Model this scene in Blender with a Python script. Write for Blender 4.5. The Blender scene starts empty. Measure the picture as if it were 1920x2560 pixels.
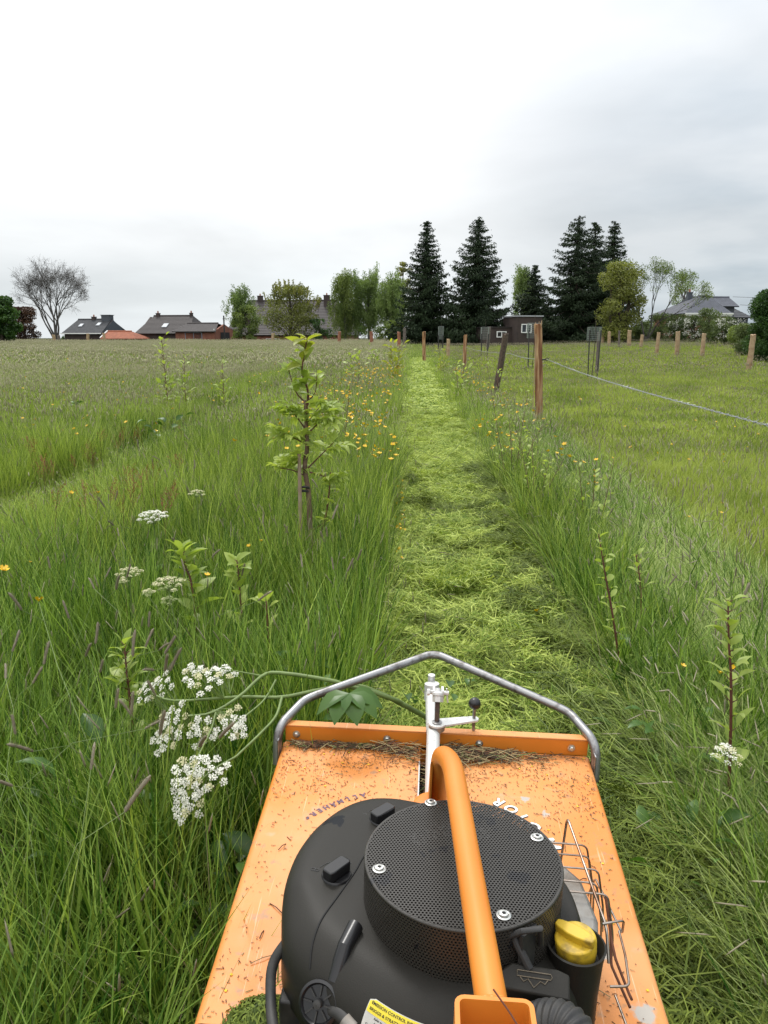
import bpy, bmesh, math, random
import numpy as np
from mathutils import Vector, Matrix, noise as mnoise
random.seed(7); np.random.seed(7)
RNG = np.random.default_rng(11)
PI = math.pi; R = math.radians
S = bpy.context.scene
COL = S.collection

# ---------------------------------------------------------------- camera, sky, sun, exposure
CAM_H, PITCH, FPX = 1.45, R(12.8), 1920.0
cam_d = bpy.data.cameras.new('camera'); cam = bpy.data.objects.new('camera', cam_d); COL.objects.link(cam)
cam.location = (0, 0, CAM_H); cam.rotation_euler = (R(90) - PITCH, 0, 0)
cam_d.sensor_fit = 'VERTICAL'; cam_d.sensor_height = 36; cam_d.lens = 27
cam_d.clip_start = 0.05; cam_d.clip_end = 6000
S.camera = cam
S.render.engine = 'CYCLES'
S.view_settings.view_transform = 'Standard'; S.view_settings.look = 'None'
S.view_settings.exposure = 0.12; S.view_settings.gamma = 1; S.view_settings.use_curve_mapping = False
cy = S.cycles
cy.use_denoising = True; cy.max_bounces = 5; cy.diffuse_bounces = 2; cy.glossy_bounces = 3
cy.transmission_bounces = 3; cy.transparent_max_bounces = 8; cy.caustics_reflective = False; cy.caustics_refractive = False
SUN_EL, SUN_ROT = R(58), R(-20)

def make_world():
    w = bpy.data.worlds.new('World'); S.world = w; w.use_nodes = True
    nt = w.node_tree; nt.nodes.clear(); N = nt.nodes.new; Lk = nt.links.new
    out = N('ShaderNodeOutputWorld'); bg = N('ShaderNodeBackground'); bg.inputs['Strength'].default_value = 0.1
    sky = N('ShaderNodeTexSky'); sky.sky_type = 'NISHITA'; sky.sun_disc = False
    sky.sun_elevation = SUN_EL; sky.sun_rotation = SUN_ROT
    tc = N('ShaderNodeTexCoord'); sep = N('ShaderNodeSeparateXYZ'); Lk(tc.outputs['Generated'], sep.inputs[0])
    # cloud deck: project direction on a flat layer so that the clouds flatten towards the horizon
    zc = N('ShaderNodeMath'); zc.operation = 'MAXIMUM'; Lk(sep.outputs['Z'], zc.inputs[0]); zc.inputs[1].default_value = 0.0
    za = N('ShaderNodeMath'); za.operation = 'ADD'; Lk(zc.outputs[0], za.inputs[0]); za.inputs[1].default_value = 0.16
    dv = N('ShaderNodeVectorMath'); dv.operation = 'DIVIDE'; Lk(tc.outputs['Generated'], dv.inputs[0])
    cb = N('ShaderNodeCombineXYZ')
    for i in range(3): Lk(za.outputs[0], cb.inputs[i])
    Lk(cb.outputs[0], dv.inputs[1])
    mp = N('ShaderNodeMapping'); mp.inputs['Location'].default_value = (3.3, 1.9, 0); mp.inputs['Scale'].default_value = (0.42, 0.40, 0.5)
    Lk(dv.outputs[0], mp.inputs[0])
    n1 = N('ShaderNodeTexNoise'); n1.inputs['Scale'].default_value = 1.1; n1.inputs['Detail'].default_value = 6
    n1.inputs['Roughness'].default_value = 0.5; n1.inputs['Distortion'].default_value = 0.25; Lk(mp.outputs[0], n1.inputs['Vector'])
    ramp = N('ShaderNodeValToRGB'); Lk(zc.outputs[0], ramp.inputs[0])
    r = ramp.color_ramp; r.interpolation = 'EASE'
    stops = [(0.0, .70, .745, .775), (0.045, .74, .785, .81), (0.12, .90, .92, .93), (0.22, 1.08, 1.09, 1.10), (0.6, 1.75, 1.75, 1.75), (1.0, 2.3, 2.3, 2.3)]
    r.elements[0].position = 0; r.elements[0].color = stops[0][1:] + (1,)
    r.elements[1].position = 1; r.elements[1].color = stops[-1][1:] + (1,)
    for s in stops[1:-1]:
        e = r.elements.new(s[0]); e.color = s[1:] + (1,)
    cr = N('ShaderNodeMapRange'); cr.inputs['From Min'].default_value = 0.36; cr.inputs['From Max'].default_value = 0.64
    cr.inputs['To Min'].default_value = 0.86; cr.inputs['To Max'].default_value = 1.14; Lk(n1.outputs['Fac'], cr.inputs['Value'])
    # the right-hand sky is a heavier grey bank, the middle is brighter
    xr = N('ShaderNodeMapRange'); xr.inputs['From Min'].default_value = 0.08; xr.inputs['From Max'].default_value = 0.42
    xr.inputs['To Min'].default_value = 0.0; xr.inputs['To Max'].default_value = 1.0; Lk(sep.outputs['X'], xr.inputs['Value'])
    n2 = N('ShaderNodeTexNoise'); n2.inputs['Scale'].default_value = 2.3; n2.inputs['Detail'].default_value = 5; Lk(mp.outputs[0], n2.inputs['Vector'])
    c2 = N('ShaderNodeMapRange'); c2.inputs['From Min'].default_value = .38; c2.inputs['From Max'].default_value = .60; Lk(n2.outputs['Fac'], c2.inputs['Value'])
    c3 = N('ShaderNodeMath'); c3.operation = 'MULTIPLY_ADD'; Lk(c2.outputs[0], c3.inputs[0]); c3.inputs[1].default_value = -.55; c3.inputs[2].default_value = 1.0
    c4 = N('ShaderNodeMath'); c4.operation = 'MULTIPLY'; Lk(c3.outputs[0], c4.inputs[0]); Lk(xr.outputs[0], c4.inputs[1])
    bank = N('ShaderNodeMix'); bank.data_type = 'RGBA'; Lk(c4.outputs[0], bank.inputs['Factor']); bank.inputs['A'].default_value = (1.05, 1.05, 1.05, 1); bank.inputs['B'].default_value = (.55, .62, .68, 1)
    mm = cr
    m10 = N('ShaderNodeMath'); m10.operation = 'MULTIPLY'; Lk(mm.outputs[0], m10.inputs[0]); m10.inputs[1].default_value = 9.6
    bm = N('ShaderNodeVectorMath'); bm.operation = 'MULTIPLY'; Lk(ramp.outputs[0], bm.inputs[0]); Lk(bank.outputs['Result'], bm.inputs[1])
    sc = N('ShaderNodeVectorMath'); sc.operation = 'SCALE'; Lk(bm.outputs[0], sc.inputs[0]); Lk(m10.outputs[0], sc.inputs['Scale'])
    mix = N('ShaderNodeMix'); mix.data_type = 'RGBA'; mix.inputs['Factor'].default_value = 0.94
    Lk(sky.outputs[0], mix.inputs['A']); Lk(sc.outputs[0], mix.inputs['B'])
    Lk(mix.outputs['Result'], bg.inputs['Color']); Lk(bg.outputs[0], out.inputs['Surface'])
make_world()
sd = bpy.data.lights.new('sun', 'SUN'); sun = bpy.data.objects.new('sun', sd); COL.objects.link(sun)
sd.energy = 1.5; sd.angle = R(12); sd.color = (1.0, 0.97, 0.92)
sun.rotation_euler = (R(90) - SUN_EL, 0, R(180) - SUN_ROT)   # light comes from ahead of the camera, high up
_d = Vector((math.sin(SUN_ROT) * math.cos(SUN_EL), math.cos(SUN_ROT) * math.cos(SUN_EL), math.sin(SUN_EL)))
sun.rotation_euler = _d.to_track_quat('Z', 'Y').to_euler()

# ---------------------------------------------------------------- places
def smooth(a, b, t):
    t = np.clip((np.asarray(t, float) - a) / (b - a), 0, 1); return t * t * (3 - 2 * t)
def gz(x, y):
    x = np.asarray(x, float); y = np.asarray(y, float)
    z = 0.0068 * np.clip(y - 4, 0, 84) * smooth(2, 14, y)
    z = z + 0.45 * smooth(3, 30, x) * smooth(20, 60, y) * (1 - smooth(85, 110, y))
    z = z - 1.6 * smooth(92, 135, y)
    z = z + 0.03 * np.sin(x * 0.31 + y * 0.17) * smooth(6, 20, y)
    return z
def ray(px, py):
    u = (px - 960) / FPX; v = (1280 - py) / FPX
    return (u, math.cos(PITCH) + v * math.sin(PITCH), -math.sin(PITCH) + v * math.cos(PITCH))
def at_h(px, py, h):                       # where the sight line meets height h
    r = ray(px, py); t = (h - CAM_H) / r[2]; return Vector((r[0] * t, r[1] * t, h))
def at_d(px, py, Y):                       # where the sight line is Y metres away
    r = ray(px, py); t = Y / r[1]; return Vector((r[0] * t, Y, r[2] * t + CAM_H))
def ground_xy(px, Y):
    p = at_d(px, 844, Y); return Vector((p.x, Y, float(gz(p.x, Y))))
def sx(x, y): return x - 0.035 * (y - 2.6)       # sideways coordinate that follows the mown strip

# ---------------------------------------------------------------- object helpers
def tag(o, label=None, cat=None, group=None, kind=None):
    if label: o['label'] = label
    if cat: o['category'] = cat
    if group: o['group'] = group
    if kind: o['kind'] = kind
    return o
def empty(name, loc=(0, 0, 0), rz=0, parent=None):
    o = bpy.data.objects.new(name, None); COL.objects.link(o); o.location = loc; o.rotation_euler = (0, 0, rz)
    o.empty_display_size = 0.1
    if parent: o.parent = parent
    return o
def link(name, me, parent=None, loc=None, rot=None, scale=None):
    o = bpy.data.objects.new(name, me); COL.objects.link(o)
    if parent: o.parent = parent
    if loc is not None: o.location = loc
    if rot is not None: o.rotation_euler = rot
    if scale is not None: o.scale = scale if hasattr(scale, '__len__') else (scale,) * 3
    return o
def copy_tree(o, parent=None):
    c = o.copy(); COL.objects.link(c)
    if parent: c.parent = parent
    for ch in o.children: copy_tree(ch, c)
    return c

class MB:
    """collects shapes for ONE mesh"""
    def __init__(s): s.v = []; s.f = []; s.m = []; s.mi = 0
    def add(s, vs, fs):
        b = len(s.v); s.v.extend([tuple(v) for v in vs]); s.f.extend([tuple(b + i for i in f) for f in fs]); s.m.extend([s.mi] * len(fs)); return s
    def box(s, c, d, M=None):
        x, y, z = d[0] / 2, d[1] / 2, d[2] / 2
        vs = [Vector((a * x, b * y, e * z)) for a in (-1, 1) for b in (-1, 1) for e in (-1, 1)]
        if M is not None: vs = [M @ v for v in vs]
        vs = [v + Vector(c) for v in vs]
        return s.add(vs, [(0, 1, 3, 2), (4, 6, 7, 5), (0, 4, 5, 1), (2, 3, 7, 6), (0, 2, 6, 4), (1, 5, 7, 3)])
    def tube(s, pts, r, n=8, cap=True, twist=0):
        pts = [Vector(p) for p in pts]; k = len(pts)
        rs = list(r) if hasattr(r, '__len__') else [r] * k
        vs = []; prev = None
        for i, p in enumerate(pts):
            t = (pts[min(i + 1, k - 1)] - pts[max(i - 1, 0)])
            if t.length < 1e-9: t = Vector((0, 0, 1))
            t.normalize()
            if prev is None:
                a = Vector((0, 0, 1)) if abs(t.z) < 0.9 else Vector((1, 0, 0))
                u = t.cross(a).normalized()
            else:
                u = (prev - t * prev.dot(t)); u = u.normalized() if u.length > 1e-6 else t.orthogonal().normalized()
            prev = u; w = t.cross(u)
            for j in range(n):
                a = 2 * PI * j / n + twist * i
                vs.append(p + (u * math.cos(a) + w * math.sin(a)) * rs[i])
        fs = [(i * n + j, i * n + (j + 1) % n, (i + 1) * n + (j + 1) % n, (i + 1) * n + j) for i in range(k - 1) for j in range(n)]
        if cap: fs += [tuple(range(n - 1, -1, -1)), tuple((k - 1) * n + j for j in range(n))]
        return s.add(vs, fs)
    def lathe(s, prof, c=(0, 0, 0), n=24, M=None, cap=True):
        vs = []; k = len(prof)
        for (r, z) in prof:
            for j in range(n):
                a = 2 * PI * j / n; v = Vector((r * math.cos(a), r * math.sin(a), z))
                if M is not None: v = M @ v
                vs.append(v + Vector(c))
        fs = [(i * n + j, i * n + (j + 1) % n, (i + 1) * n + (j + 1) % n, (i + 1) * n + j) for i in range(k - 1) for j in range(n)]
        if cap: fs += [tuple(range(n - 1, -1, -1)), tuple((k - 1) * n + j for j in range(n))]
        return s.add(vs, fs)
    def prism(s, out, z0, z1, M=None, c=(0, 0, 0)):
        n = len(out); vs = [Vector((x, y, z0)) for x, y in out] + [Vector((x, y, z1)) for x, y in out]
        if M is not None: vs = [M @ v for v in vs]
        vs = [v + Vector(c) for v in vs]
        fs = [tuple(range(n - 1, -1, -1)), tuple(range(n, 2 * n))] + [(i, (i + 1) % n, n + (i + 1) % n, n + i) for i in range(n)]
        return s.add(vs, fs)
    def mesh(s, name, mats, smooth_deg=None):
        me = bpy.data.meshes.new(name); me.from_pydata(s.v, [], s.f)
        for m in (mats if isinstance(mats, (list, tuple)) else [mats]): me.materials.append(m)
        me.polygons.foreach_set('material_index', s.m)
        if smooth_deg is not None:
            me.polygons.foreach_set('use_smooth', [True] * len(me.polygons)); me.set_sharp_from_angle(angle=R(smooth_deg))
        me.update(); return me
    def build(s, name, mats, parent=None, smooth_deg=35, bevel=None, **kw):
        o = link(name, s.mesh(name, mats, smooth_deg), parent, **kw)
        if bevel:
            b = o.modifiers.new('bevel', 'BEVEL'); b.width = bevel; b.segments = 2; b.limit_method = 'ANGLE'; b.angle_limit = R(40)
        return o
def curve_pts(ctrl, n=24):
    """Catmull-Rom through control points"""
    P = [Vector(p) for p in ctrl]; P = [P[0] * 2 - P[1]] + P + [P[-1] * 2 - P[-2]]
    out = []; segs = len(P) - 3
    for i in range(n + 1):
        t = i / n * segs; k = min(int(t), segs - 1); t -= k
        a, b, c, d = P[k:k + 4]
        out.append(0.5 * ((2 * b) + (c - a) * t + (2 * a - 5 * b + 4 * c - d) * t * t + (3 * b - a - 3 * c + d) * t ** 3))
    return out
def round_path(ctrl, rad, n=6):
    """polyline with rounded corners"""
    P = [Vector(p) for p in ctrl]; out = [P[0]]
    for i in range(1, len(P) - 1):
        a = P[i] + (P[i - 1] - P[i]).normalized() * min(rad, (P[i - 1] - P[i]).length * .49)
        c = P[i] + (P[i + 1] - P[i]).normalized() * min(rad, (P[i + 1] - P[i]).length * .49)
        for k in range(n + 1):
            t = k / n; out.append(a * (1 - t) ** 2 + P[i] * 2 * t * (1 - t) + c * t * t)
    out.append(P[-1]); return out
def np_mesh(name, V, F, mats, attrs=None, mi=None, smooth_shade=False):
    """fast mesh from numpy: V (n,3); F list of arrays (k,3)/(k,4)"""
    me = bpy.data.meshes.new(name)
    F = [f for f in F if len(f)]
    tot = np.concatenate([np.full(len(f), f.shape[1], np.int32) for f in F]); loops = np.concatenate([f.ravel() for f in F]).astype(np.int32)
    me.vertices.add(len(V)); me.vertices.foreach_set('co', np.asarray(V, np.float32).ravel())
    me.loops.add(len(loops)); me.loops.foreach_set('vertex_index', loops)
    me.polygons.add(len(tot)); st = np.concatenate([[0], np.cumsum(tot)[:-1]]).astype(np.int32)
    me.polygons.foreach_set('loop_start', st)
    for m in (mats if isinstance(mats, (list, tuple)) else [mats]): me.materials.append(m)
    if mi is not None: me.polygons.foreach_set('material_index', np.asarray(mi, np.int32))
    if smooth_shade: me.polygons.foreach_set('use_smooth', [True] * len(tot))
    for k, a in (attrs or {}).items():
        at = me.attributes.new(k, 'FLOAT', 'POINT'); at.data.foreach_set('value', np.asarray(a, np.float32))
    me.update(calc_edges=True); me.validate(); return me

# ---------------------------------------------------------------- materials
def new_mat(name):
    m = bpy.data.materials.new(name); m.use_nodes = True; nt = m.node_tree; nt.nodes.clear()
    out = nt.nodes.new('ShaderNodeOutputMaterial'); b = nt.nodes.new('ShaderNodeBsdfPrincipled'); nt.links.new(b.outputs[0], out.inputs[0])
    return m, nt, b, out
def mat(name, col, rough=0.6, metal=0.0, var=0.0, vscale=20, col2=None, bump=0.0, bscale=200, spec=0.5, coat=0.0, detail=4, contrast=(.35, .65)):
    m, nt, b, out = new_mat(name); N = nt.nodes.new; Lk = nt.links.new
    b.inputs['Roughness'].default_value = rough; b.inputs['Metallic'].default_value = metal
    b.inputs['Specular IOR Level'].default_value = spec; b.inputs['Coat Weight'].default_value = coat
    b.inputs['Base Color'].default_value = tuple(col) + (1,)
    tc = N('ShaderNodeTexCoord')
    if col2 is not None or var:
        n = N('ShaderNodeTexNoise'); n.inputs['Scale'].default_value = vscale; n.inputs['Detail'].default_value = detail; n.inputs['Roughness'].default_value = .6
        Lk(tc.outputs['Object'], n.inputs['Vector'])
        r = N('ShaderNodeValToRGB'); Lk(n.outputs['Fac'], r.inputs[0])
        r.color_ramp.elements[0].position, r.color_ramp.elements[1].position = contrast
        c2 = col2 if col2 is not None else [c * (1 - var) for c in col]
        r.color_ramp.elements[0].color = tuple(c2) + (1,); r.color_ramp.elements[1].color = tuple(col) + (1,)
        Lk(r.outputs[0], b.inputs['Base Color'])
    if bump:
        n2 = N('ShaderNodeTexNoise'); n2.inputs['Scale'].default_value = bscale; n2.inputs['Detail'].default_value = 5; Lk(tc.outputs['Object'], n2.inputs['Vector'])
        bp = N('ShaderNodeBump'); bp.inputs['Strength'].default_value = bump; bp.inputs['Distance'].default_value = 0.002 if bscale > 50 else 0.02
        Lk(n2.outputs['Fac'], bp.inputs['Height']); Lk(bp.outputs[0], b.inputs['Normal'])
    return m
def leaf_mat(name, dark, light, trans=0.35, rough=0.5, wdark=None, wscale=0.6, spec=0.35, bright_rand=0.25, tcol=None, tw=0.6, nw=1.3):
    """foliage: colour by per-leaf 'tint', nudged by place and by individual"""
    m, nt, b, out = new_mat(name); N = nt.nodes.new; Lk = nt.links.new
    b.inputs['Roughness'].default_value = rough; b.inputs['Specular IOR Level'].default_value = spec
    at = N('ShaderNodeAttribute'); at.attribute_name = 'tint'
    oi = N('ShaderNodeObjectInfo'); geo = N('ShaderNodeNewGeometry')
    n = N('ShaderNodeTexNoise'); n.inputs['Scale'].default_value = wscale; n.inputs['Detail'].default_value = 3; Lk(geo.outputs['Position'], n.inputs['Vector'])
    def math_(op, a, bb):
        q = N('ShaderNodeMath'); q.operation = op
        for i, x in enumerate((a, bb)):
            if isinstance(x, (int, float)): q.inputs[i].default_value = x
            else: Lk(x, q.inputs[i])
        return q.outputs[0]
    a1 = math_('MULTIPLY', at.outputs['Fac'], tw)
    a2 = math_('MULTIPLY', oi.outputs['Random'], 0.18)
    a3 = math_('MULTIPLY', math_('SUBTRACT', n.outputs['Fac'], 0.5), nw)
    f = math_('ADD', math_('ADD', a1, a2), math_('ADD', a3, .41 - tw * .5))
    r = N('ShaderNodeValToRGB'); Lk(f, r.inputs[0]); r.color_ramp.elements[0].position = 0.05; r.color_ramp.elements[1].position = 0.95
    r.color_ramp.elements[0].color = tuple(dark) + (1,); r.color_ramp.elements[1].color = tuple(light) + (1,)
    Lk(r.outputs[0], b.inputs['Base Color'])
    if trans:
        t = N('ShaderNodeBsdfTranslucent'); mx = N('ShaderNodeMixShader'); mx.inputs[0].default_value = trans
        hs = N('ShaderNodeMix'); hs.data_type = 'RGBA'; hs.blend_type = 'MULTIPLY'; hs.inputs['Factor'].default_value = 1
        Lk(r.outputs[0], hs.inputs['A']); hs.inputs['B'].default_value = tuple(tcol or (1.25, 1.3, .6)) + (1,)
        Lk(hs.outputs['Result'], t.inputs['Color']); Lk(b.outputs[0], mx.inputs[1]); Lk(t.outputs[0], mx.inputs[2]); Lk(mx.outputs[0], out.inputs[0])
    return m

M = {}
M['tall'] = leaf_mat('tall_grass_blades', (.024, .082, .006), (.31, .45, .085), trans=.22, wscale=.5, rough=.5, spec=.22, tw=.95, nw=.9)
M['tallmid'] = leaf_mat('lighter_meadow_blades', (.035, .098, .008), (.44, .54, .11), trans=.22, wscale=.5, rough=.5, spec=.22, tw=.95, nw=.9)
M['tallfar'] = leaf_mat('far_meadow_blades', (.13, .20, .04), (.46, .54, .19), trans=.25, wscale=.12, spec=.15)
M['past'] = leaf_mat('pasture_blades', (.11, .175, .025), (.43, .49, .115), wscale=.9, trans=.25, spec=.15, tw=.8, nw=1.6)
M['pale'] = leaf_mat('flattened_blades', (.11, .18, .035), (.48, .56, .20), wscale=.8, trans=.25, spec=.3, tw=.95)
M['clip'] = leaf_mat('clippings', (.11, .185, .015), (.54, .62, .15), wscale=2.2, trans=.2, spec=.2, tw=.95, nw=.7)
M['clipdark'] = leaf_mat('wet_clippings', (.045, .075, .01), (.22, .28, .05), wscale=4, trans=.15, spec=.2, tw=.9)
M['seed'] = leaf_mat('seed_heads', (.20, .18, .11), (.42, .38, .26), trans=.2, wscale=.5, tcol=(1.1, 1, .8))
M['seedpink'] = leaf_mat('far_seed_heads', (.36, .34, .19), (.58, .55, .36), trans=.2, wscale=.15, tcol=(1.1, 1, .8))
M['fox'] = leaf_mat('foxtail_heads', (.19, .16, .11), (.40, .36, .25), trans=.1, wscale=3, tcol=(1, 1, .9))
M['sorrel'] = leaf_mat('sorrel_red', (.22, .07, .04), (.40, .16, .08), trans=.2, wscale=2, tcol=(1.1, .8, .6))
M['straw'] = leaf_mat('dry_straw', (.28, .24, .12), (.5, .46, .28), trans=.2, wscale=3, tcol=(1, 1, .8))

# ---------------------------------------------------------------- the ground
def make_ground():
    ys = np.concatenate([np.linspace(-30, -2, 8), np.linspace(-1.5, 20, 80), np.linspace(21, 150, 110), np.array([170, 200, 260, 350, 500, 800, 1500, 3000])])
    xs = np.concatenate([-np.array([3000, 1200, 600, 300, 200, 140]), np.linspace(-100, -8, 40), np.linspace(-7, 7, 50), np.linspace(8, 100, 40), np.array([140, 200, 300, 600, 1200, 3000])])
    X, Y = np.meshgrid(xs, ys); Z = gz(X, Y)
    V = np.stack([X, Y, Z], -1).reshape(-1, 3); nx = len(xs); i, j = np.meshgrid(np.arange(nx - 1), np.arange(len(ys) - 1)); a = (j * nx + i).ravel()
    F = np.stack([a, a + 1, a + nx + 1, a + nx], 1)
    m, nt, b, out = new_mat('soil_and_thatch'); N = nt.nodes.new; Lk = nt.links.new
    b.inputs['Roughness'].default_value = .95; b.inputs['Specular IOR Level'].default_value = .1
    geo = N('ShaderNodeNewGeometry'); n = N('ShaderNodeTexNoise'); n.inputs['Scale'].default_value = 3; n.inputs['Detail'].default_value = 8; Lk(geo.outputs['Position'], n.inputs['Vector'])
    r = N('ShaderNodeValToRGB'); Lk(n.outputs['Fac'], r.inputs[0]); r.color_ramp.elements[0].position = .35; r.color_ramp.elements[1].position = .7
    r.color_ramp.elements[0].color = (.018, .020, .008, 1); r.color_ramp.elements[1].color = (.05, .062, .018, 1)
    bp = N('ShaderNodeBump'); bp.inputs['Strength'].default_value = .8; bp.inputs['Distance'].default_value = .05; Lk(n.outputs['Fac'], bp.inputs['Height']); Lk(bp.outputs[0], b.inputs['Normal'])
    Lk(r.outputs[0], b.inputs['Base Color'])
    tag(link('ground', np_mesh('ground', V, [F], m, smooth_shade=True)), kind='structure')
make_ground()

# ---------------------------------------------------------------- grass
def blades(n, rad, h, w, lean=(.05, .5), curl=.5, seg=3, square=False, dirbias=None, flat=False, rng=RNG, z0=-.02, hgauss=True):
    """n grass blades; returns V, quads, tris, tint.  dirbias=(angle, spread): lean mostly one way."""
    if square: bx = rng.uniform(-rad, rad, n); by = rng.uniform(-rad, rad, n)
    else:
        a = rng.uniform(0, 2 * PI, n); q = np.sqrt(rng.uniform(0, 1, n)) * rad; bx = q * np.cos(a); by = q * np.sin(a)
    H = rng.uniform(h[0], h[1], n); W = rng.uniform(w[0], w[1], n) * .5
    la = rng.uniform(0, 2 * PI, n) if dirbias is None else dirbias[0] + rng.normal(0, dirbias[1], n)
    ln = rng.uniform(lean[0], lean[1], n)            # lean angle at root
    cu = rng.uniform(.2, 1, n) * curl                # extra angle gained to the tip
    fa = la + PI / 2 + rng.normal(0, .5, n)          # blade width direction
    k = seg + 1; V = np.zeros((n, 2 * seg + 1, 3)); x = bx.copy(); y = by.copy(); z = np.full(n, z0); ds = H / seg
    for i in range(k):
        t = i / seg; ww = W * (1 - t ** 1.6) * (0.75 + .5 * t if t < .5 else 1)
        if i < seg:
            V[:, 2 * i, 0] = x - np.cos(fa) * ww; V[:, 2 * i, 1] = y - np.sin(fa) * ww; V[:, 2 * i, 2] = z
            V[:, 2 * i + 1, 0] = x + np.cos(fa) * ww; V[:, 2 * i + 1, 1] = y + np.sin(fa) * ww; V[:, 2 * i + 1, 2] = z
        else: V[:, 2 * seg, 0] = x; V[:, 2 * seg, 1] = y; V[:, 2 * seg, 2] = z
        th = ln + cu * t; x = x + np.cos(la) * np.sin(th) * ds; y = y + np.sin(la) * np.sin(th) * ds; z = z + np.cos(th) * ds
    m = 2 * seg + 1; base = (np.arange(n) * m)[:, None]
    quads = np.concatenate([base + np.array([[2 * i, 2 * i + 1, 2 * i + 3, 2 * i + 2]]) for i in range(seg - 1)], 0) if seg > 1 else np.zeros((0, 4), int)
    tris = base + np.array([[2 * seg - 2, 2 * seg - 1, 2 * seg]])
    return V.reshape(-1, 3), quads, tris, np.repeat(rng.uniform(0, 1, n), m)
def heads(n, rad, h, r, L, square=False, rng=RNG, lean=.25, stalk=.0012):
    """seed heads on stalks: returns stalk part and head part"""
    V = []; T = []; mi = []; tint = []
    for i in range(n):
        if square: bx, by = rng.uniform(-rad, rad, 2)
        else:
            a = rng.uniform(0, 2 * PI); q = math.sqrt(rng.uniform()) * rad; bx, by = q * math.cos(a), q * math.sin(a)
        H = rng.uniform(*h); la = rng.uniform(0, 2 * PI); ln = rng.uniform(0, lean); ex, ey = math.cos(la), math.sin(la)
        top = np.array([bx + ex * math.sin(ln) * H, by + ey * math.sin(ln) * H, H * math.cos(ln)])
        th = ln * 2.2; d = np.array([ex * math.sin(th), ey * math.sin(th), math.cos(th)]); ll = rng.uniform(*L); rr = rng.uniform(*r)
        s = np.array([-ey, ex, 0]); s2 = np.cross(d, s); b = len(V); tt = rng.uniform()
        V += [np.array([bx, by, 0]) - s * stalk, np.array([bx, by, 0]) + s * stalk, top]; T.append((b, b + 1, b + 2)); mi.append(0); tint += [tt] * 3
        b = len(V); c1 = top + d * ll * .18; c2 = top + d * ll * .75
        V.append(top - d * .002); ring = []
        for c, q in ((c1, rr), (c2, rr * .8)):
            for a in (0, 2.09, 4.19): V.append(c + (s * math.cos(a) + s2 * math.sin(a)) * q)
        V.append(top + d * ll); tint += [tt] * 8
        for a in range(3):
            a2 = (a + 1) % 3
            T += [(b, b + 1 + a2, b + 1 + a), (b + 1 + a, b + 1 + a2, b + 4 + a2), (b + 1 + a, b + 4 + a2, b + 4 + a), (b + 4 + a, b + 4 + a2, b + 7)]; mi += [1] * 4
    return np.array(V), np.array(T), mi, tint
def tuft(name, mats, bl, hd=None):
    Vs, Qs, Ts, tn = [], [], [], []; off = 0; mq = []; mt = []
    for b in bl:
        V, q, t, ti = b[:4]; m_ = b[4] if len(b) > 4 else 0; Vs.append(V); Qs.append(q + off); Ts.append(t + off); tn.append(ti); off += len(V); mq += [m_] * len(q); mt += [m_] * len(t)
    if hd is not None:
        V, t, mi, ti = hd; Vs.append(V); Ts.append(t + off); tn.append(ti); mt += mi; off += len(V)
    return np_mesh(name, np.concatenate(Vs), [np.concatenate(Qs), np.concatenate(Ts)], mats, {'tint': np.concatenate(tn)}, mi=mq + mt, smooth_shade=False)
def scatter(name, meshes, P, rz, sc, tilt=None, label=None):
    """ONE object: point mesh plus geometry nodes that put the tufts on it"""
    n = len(P); idx = RNG.integers(0, len(meshes), n)
    me = bpy.data.meshes.new(name); me.vertices.add(n); me.vertices.foreach_set('co', np.asarray(P, np.float32).ravel())
    rot = np.zeros((n, 3)); rot[:, 2] = rz
    if tilt is not None: rot[:, :2] = tilt
    sc = np.asarray(sc, float)
    if sc.ndim == 1: sc = np.stack([sc] * 3, 1)
    for k, a in (('rot', rot), ('scl', sc)):
        at = me.attributes.new(k, 'FLOAT_VECTOR', 'POINT'); at.data.foreach_set('vector', a.astype(np.float32).ravel())
    at = me.attributes.new('idx', 'INT', 'POINT'); at.data.foreach_set('value', idx.astype(np.int32))
    me.update()
    o = link(name, me); ng = bpy.data.node_groups.new(name, 'GeometryNodeTree')
    ng.interface.new_socket('Geometry', in_out='INPUT', socket_type='NodeSocketGeometry'); ng.interface.new_socket('Geometry', in_out='OUTPUT', socket_type='NodeSocketGeometry')
    N = ng.nodes.new; Lk = ng.links.new; gi = N('NodeGroupInput'); go = N('NodeGroupOutput'); jn = N('GeometryNodeJoinGeometry')
    def attr(nm, t):
        a = N('GeometryNodeInputNamedAttribute'); a.data_type = t; a.inputs['Name'].default_value = nm; return a.outputs['Attribute']
    ar, asc, ai = attr('rot', 'FLOAT_VECTOR'), attr('scl', 'FLOAT_VECTOR'), attr('idx', 'INT')
    e2r = N('FunctionNodeEulerToRotation'); Lk(ar, e2r.inputs[0])
    for k, mm in enumerate(meshes):
        src = bpy.data.objects.new(mm.name, mm)
        oi = N('GeometryNodeObjectInfo'); oi.inputs['Object'].default_value = src; oi.inputs['As Instance'].default_value = True
        cmpn = N('FunctionNodeCompare'); cmpn.data_type = 'INT'; cmpn.operation = 'EQUAL'; Lk(ai, cmpn.inputs[2]); cmpn.inputs[3].default_value = k
        ip = N('GeometryNodeInstanceOnPoints'); Lk(gi.outputs[0], ip.inputs['Points']); Lk(cmpn.outputs[0], ip.inputs['Selection'])
        Lk(oi.outputs['Geometry'], ip.inputs['Instance']); Lk(e2r.outputs[0], ip.inputs['Rotation']); Lk(asc, ip.inputs['Scale']); Lk(ip.outputs[0], jn.inputs[0])
    Lk(jn.outputs[0], go.inputs[0])
    md = o.modifiers.new('scatter', 'NODES'); md.node_group = ng
    tag(o, label, None, None, 'stuff'); return o

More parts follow.
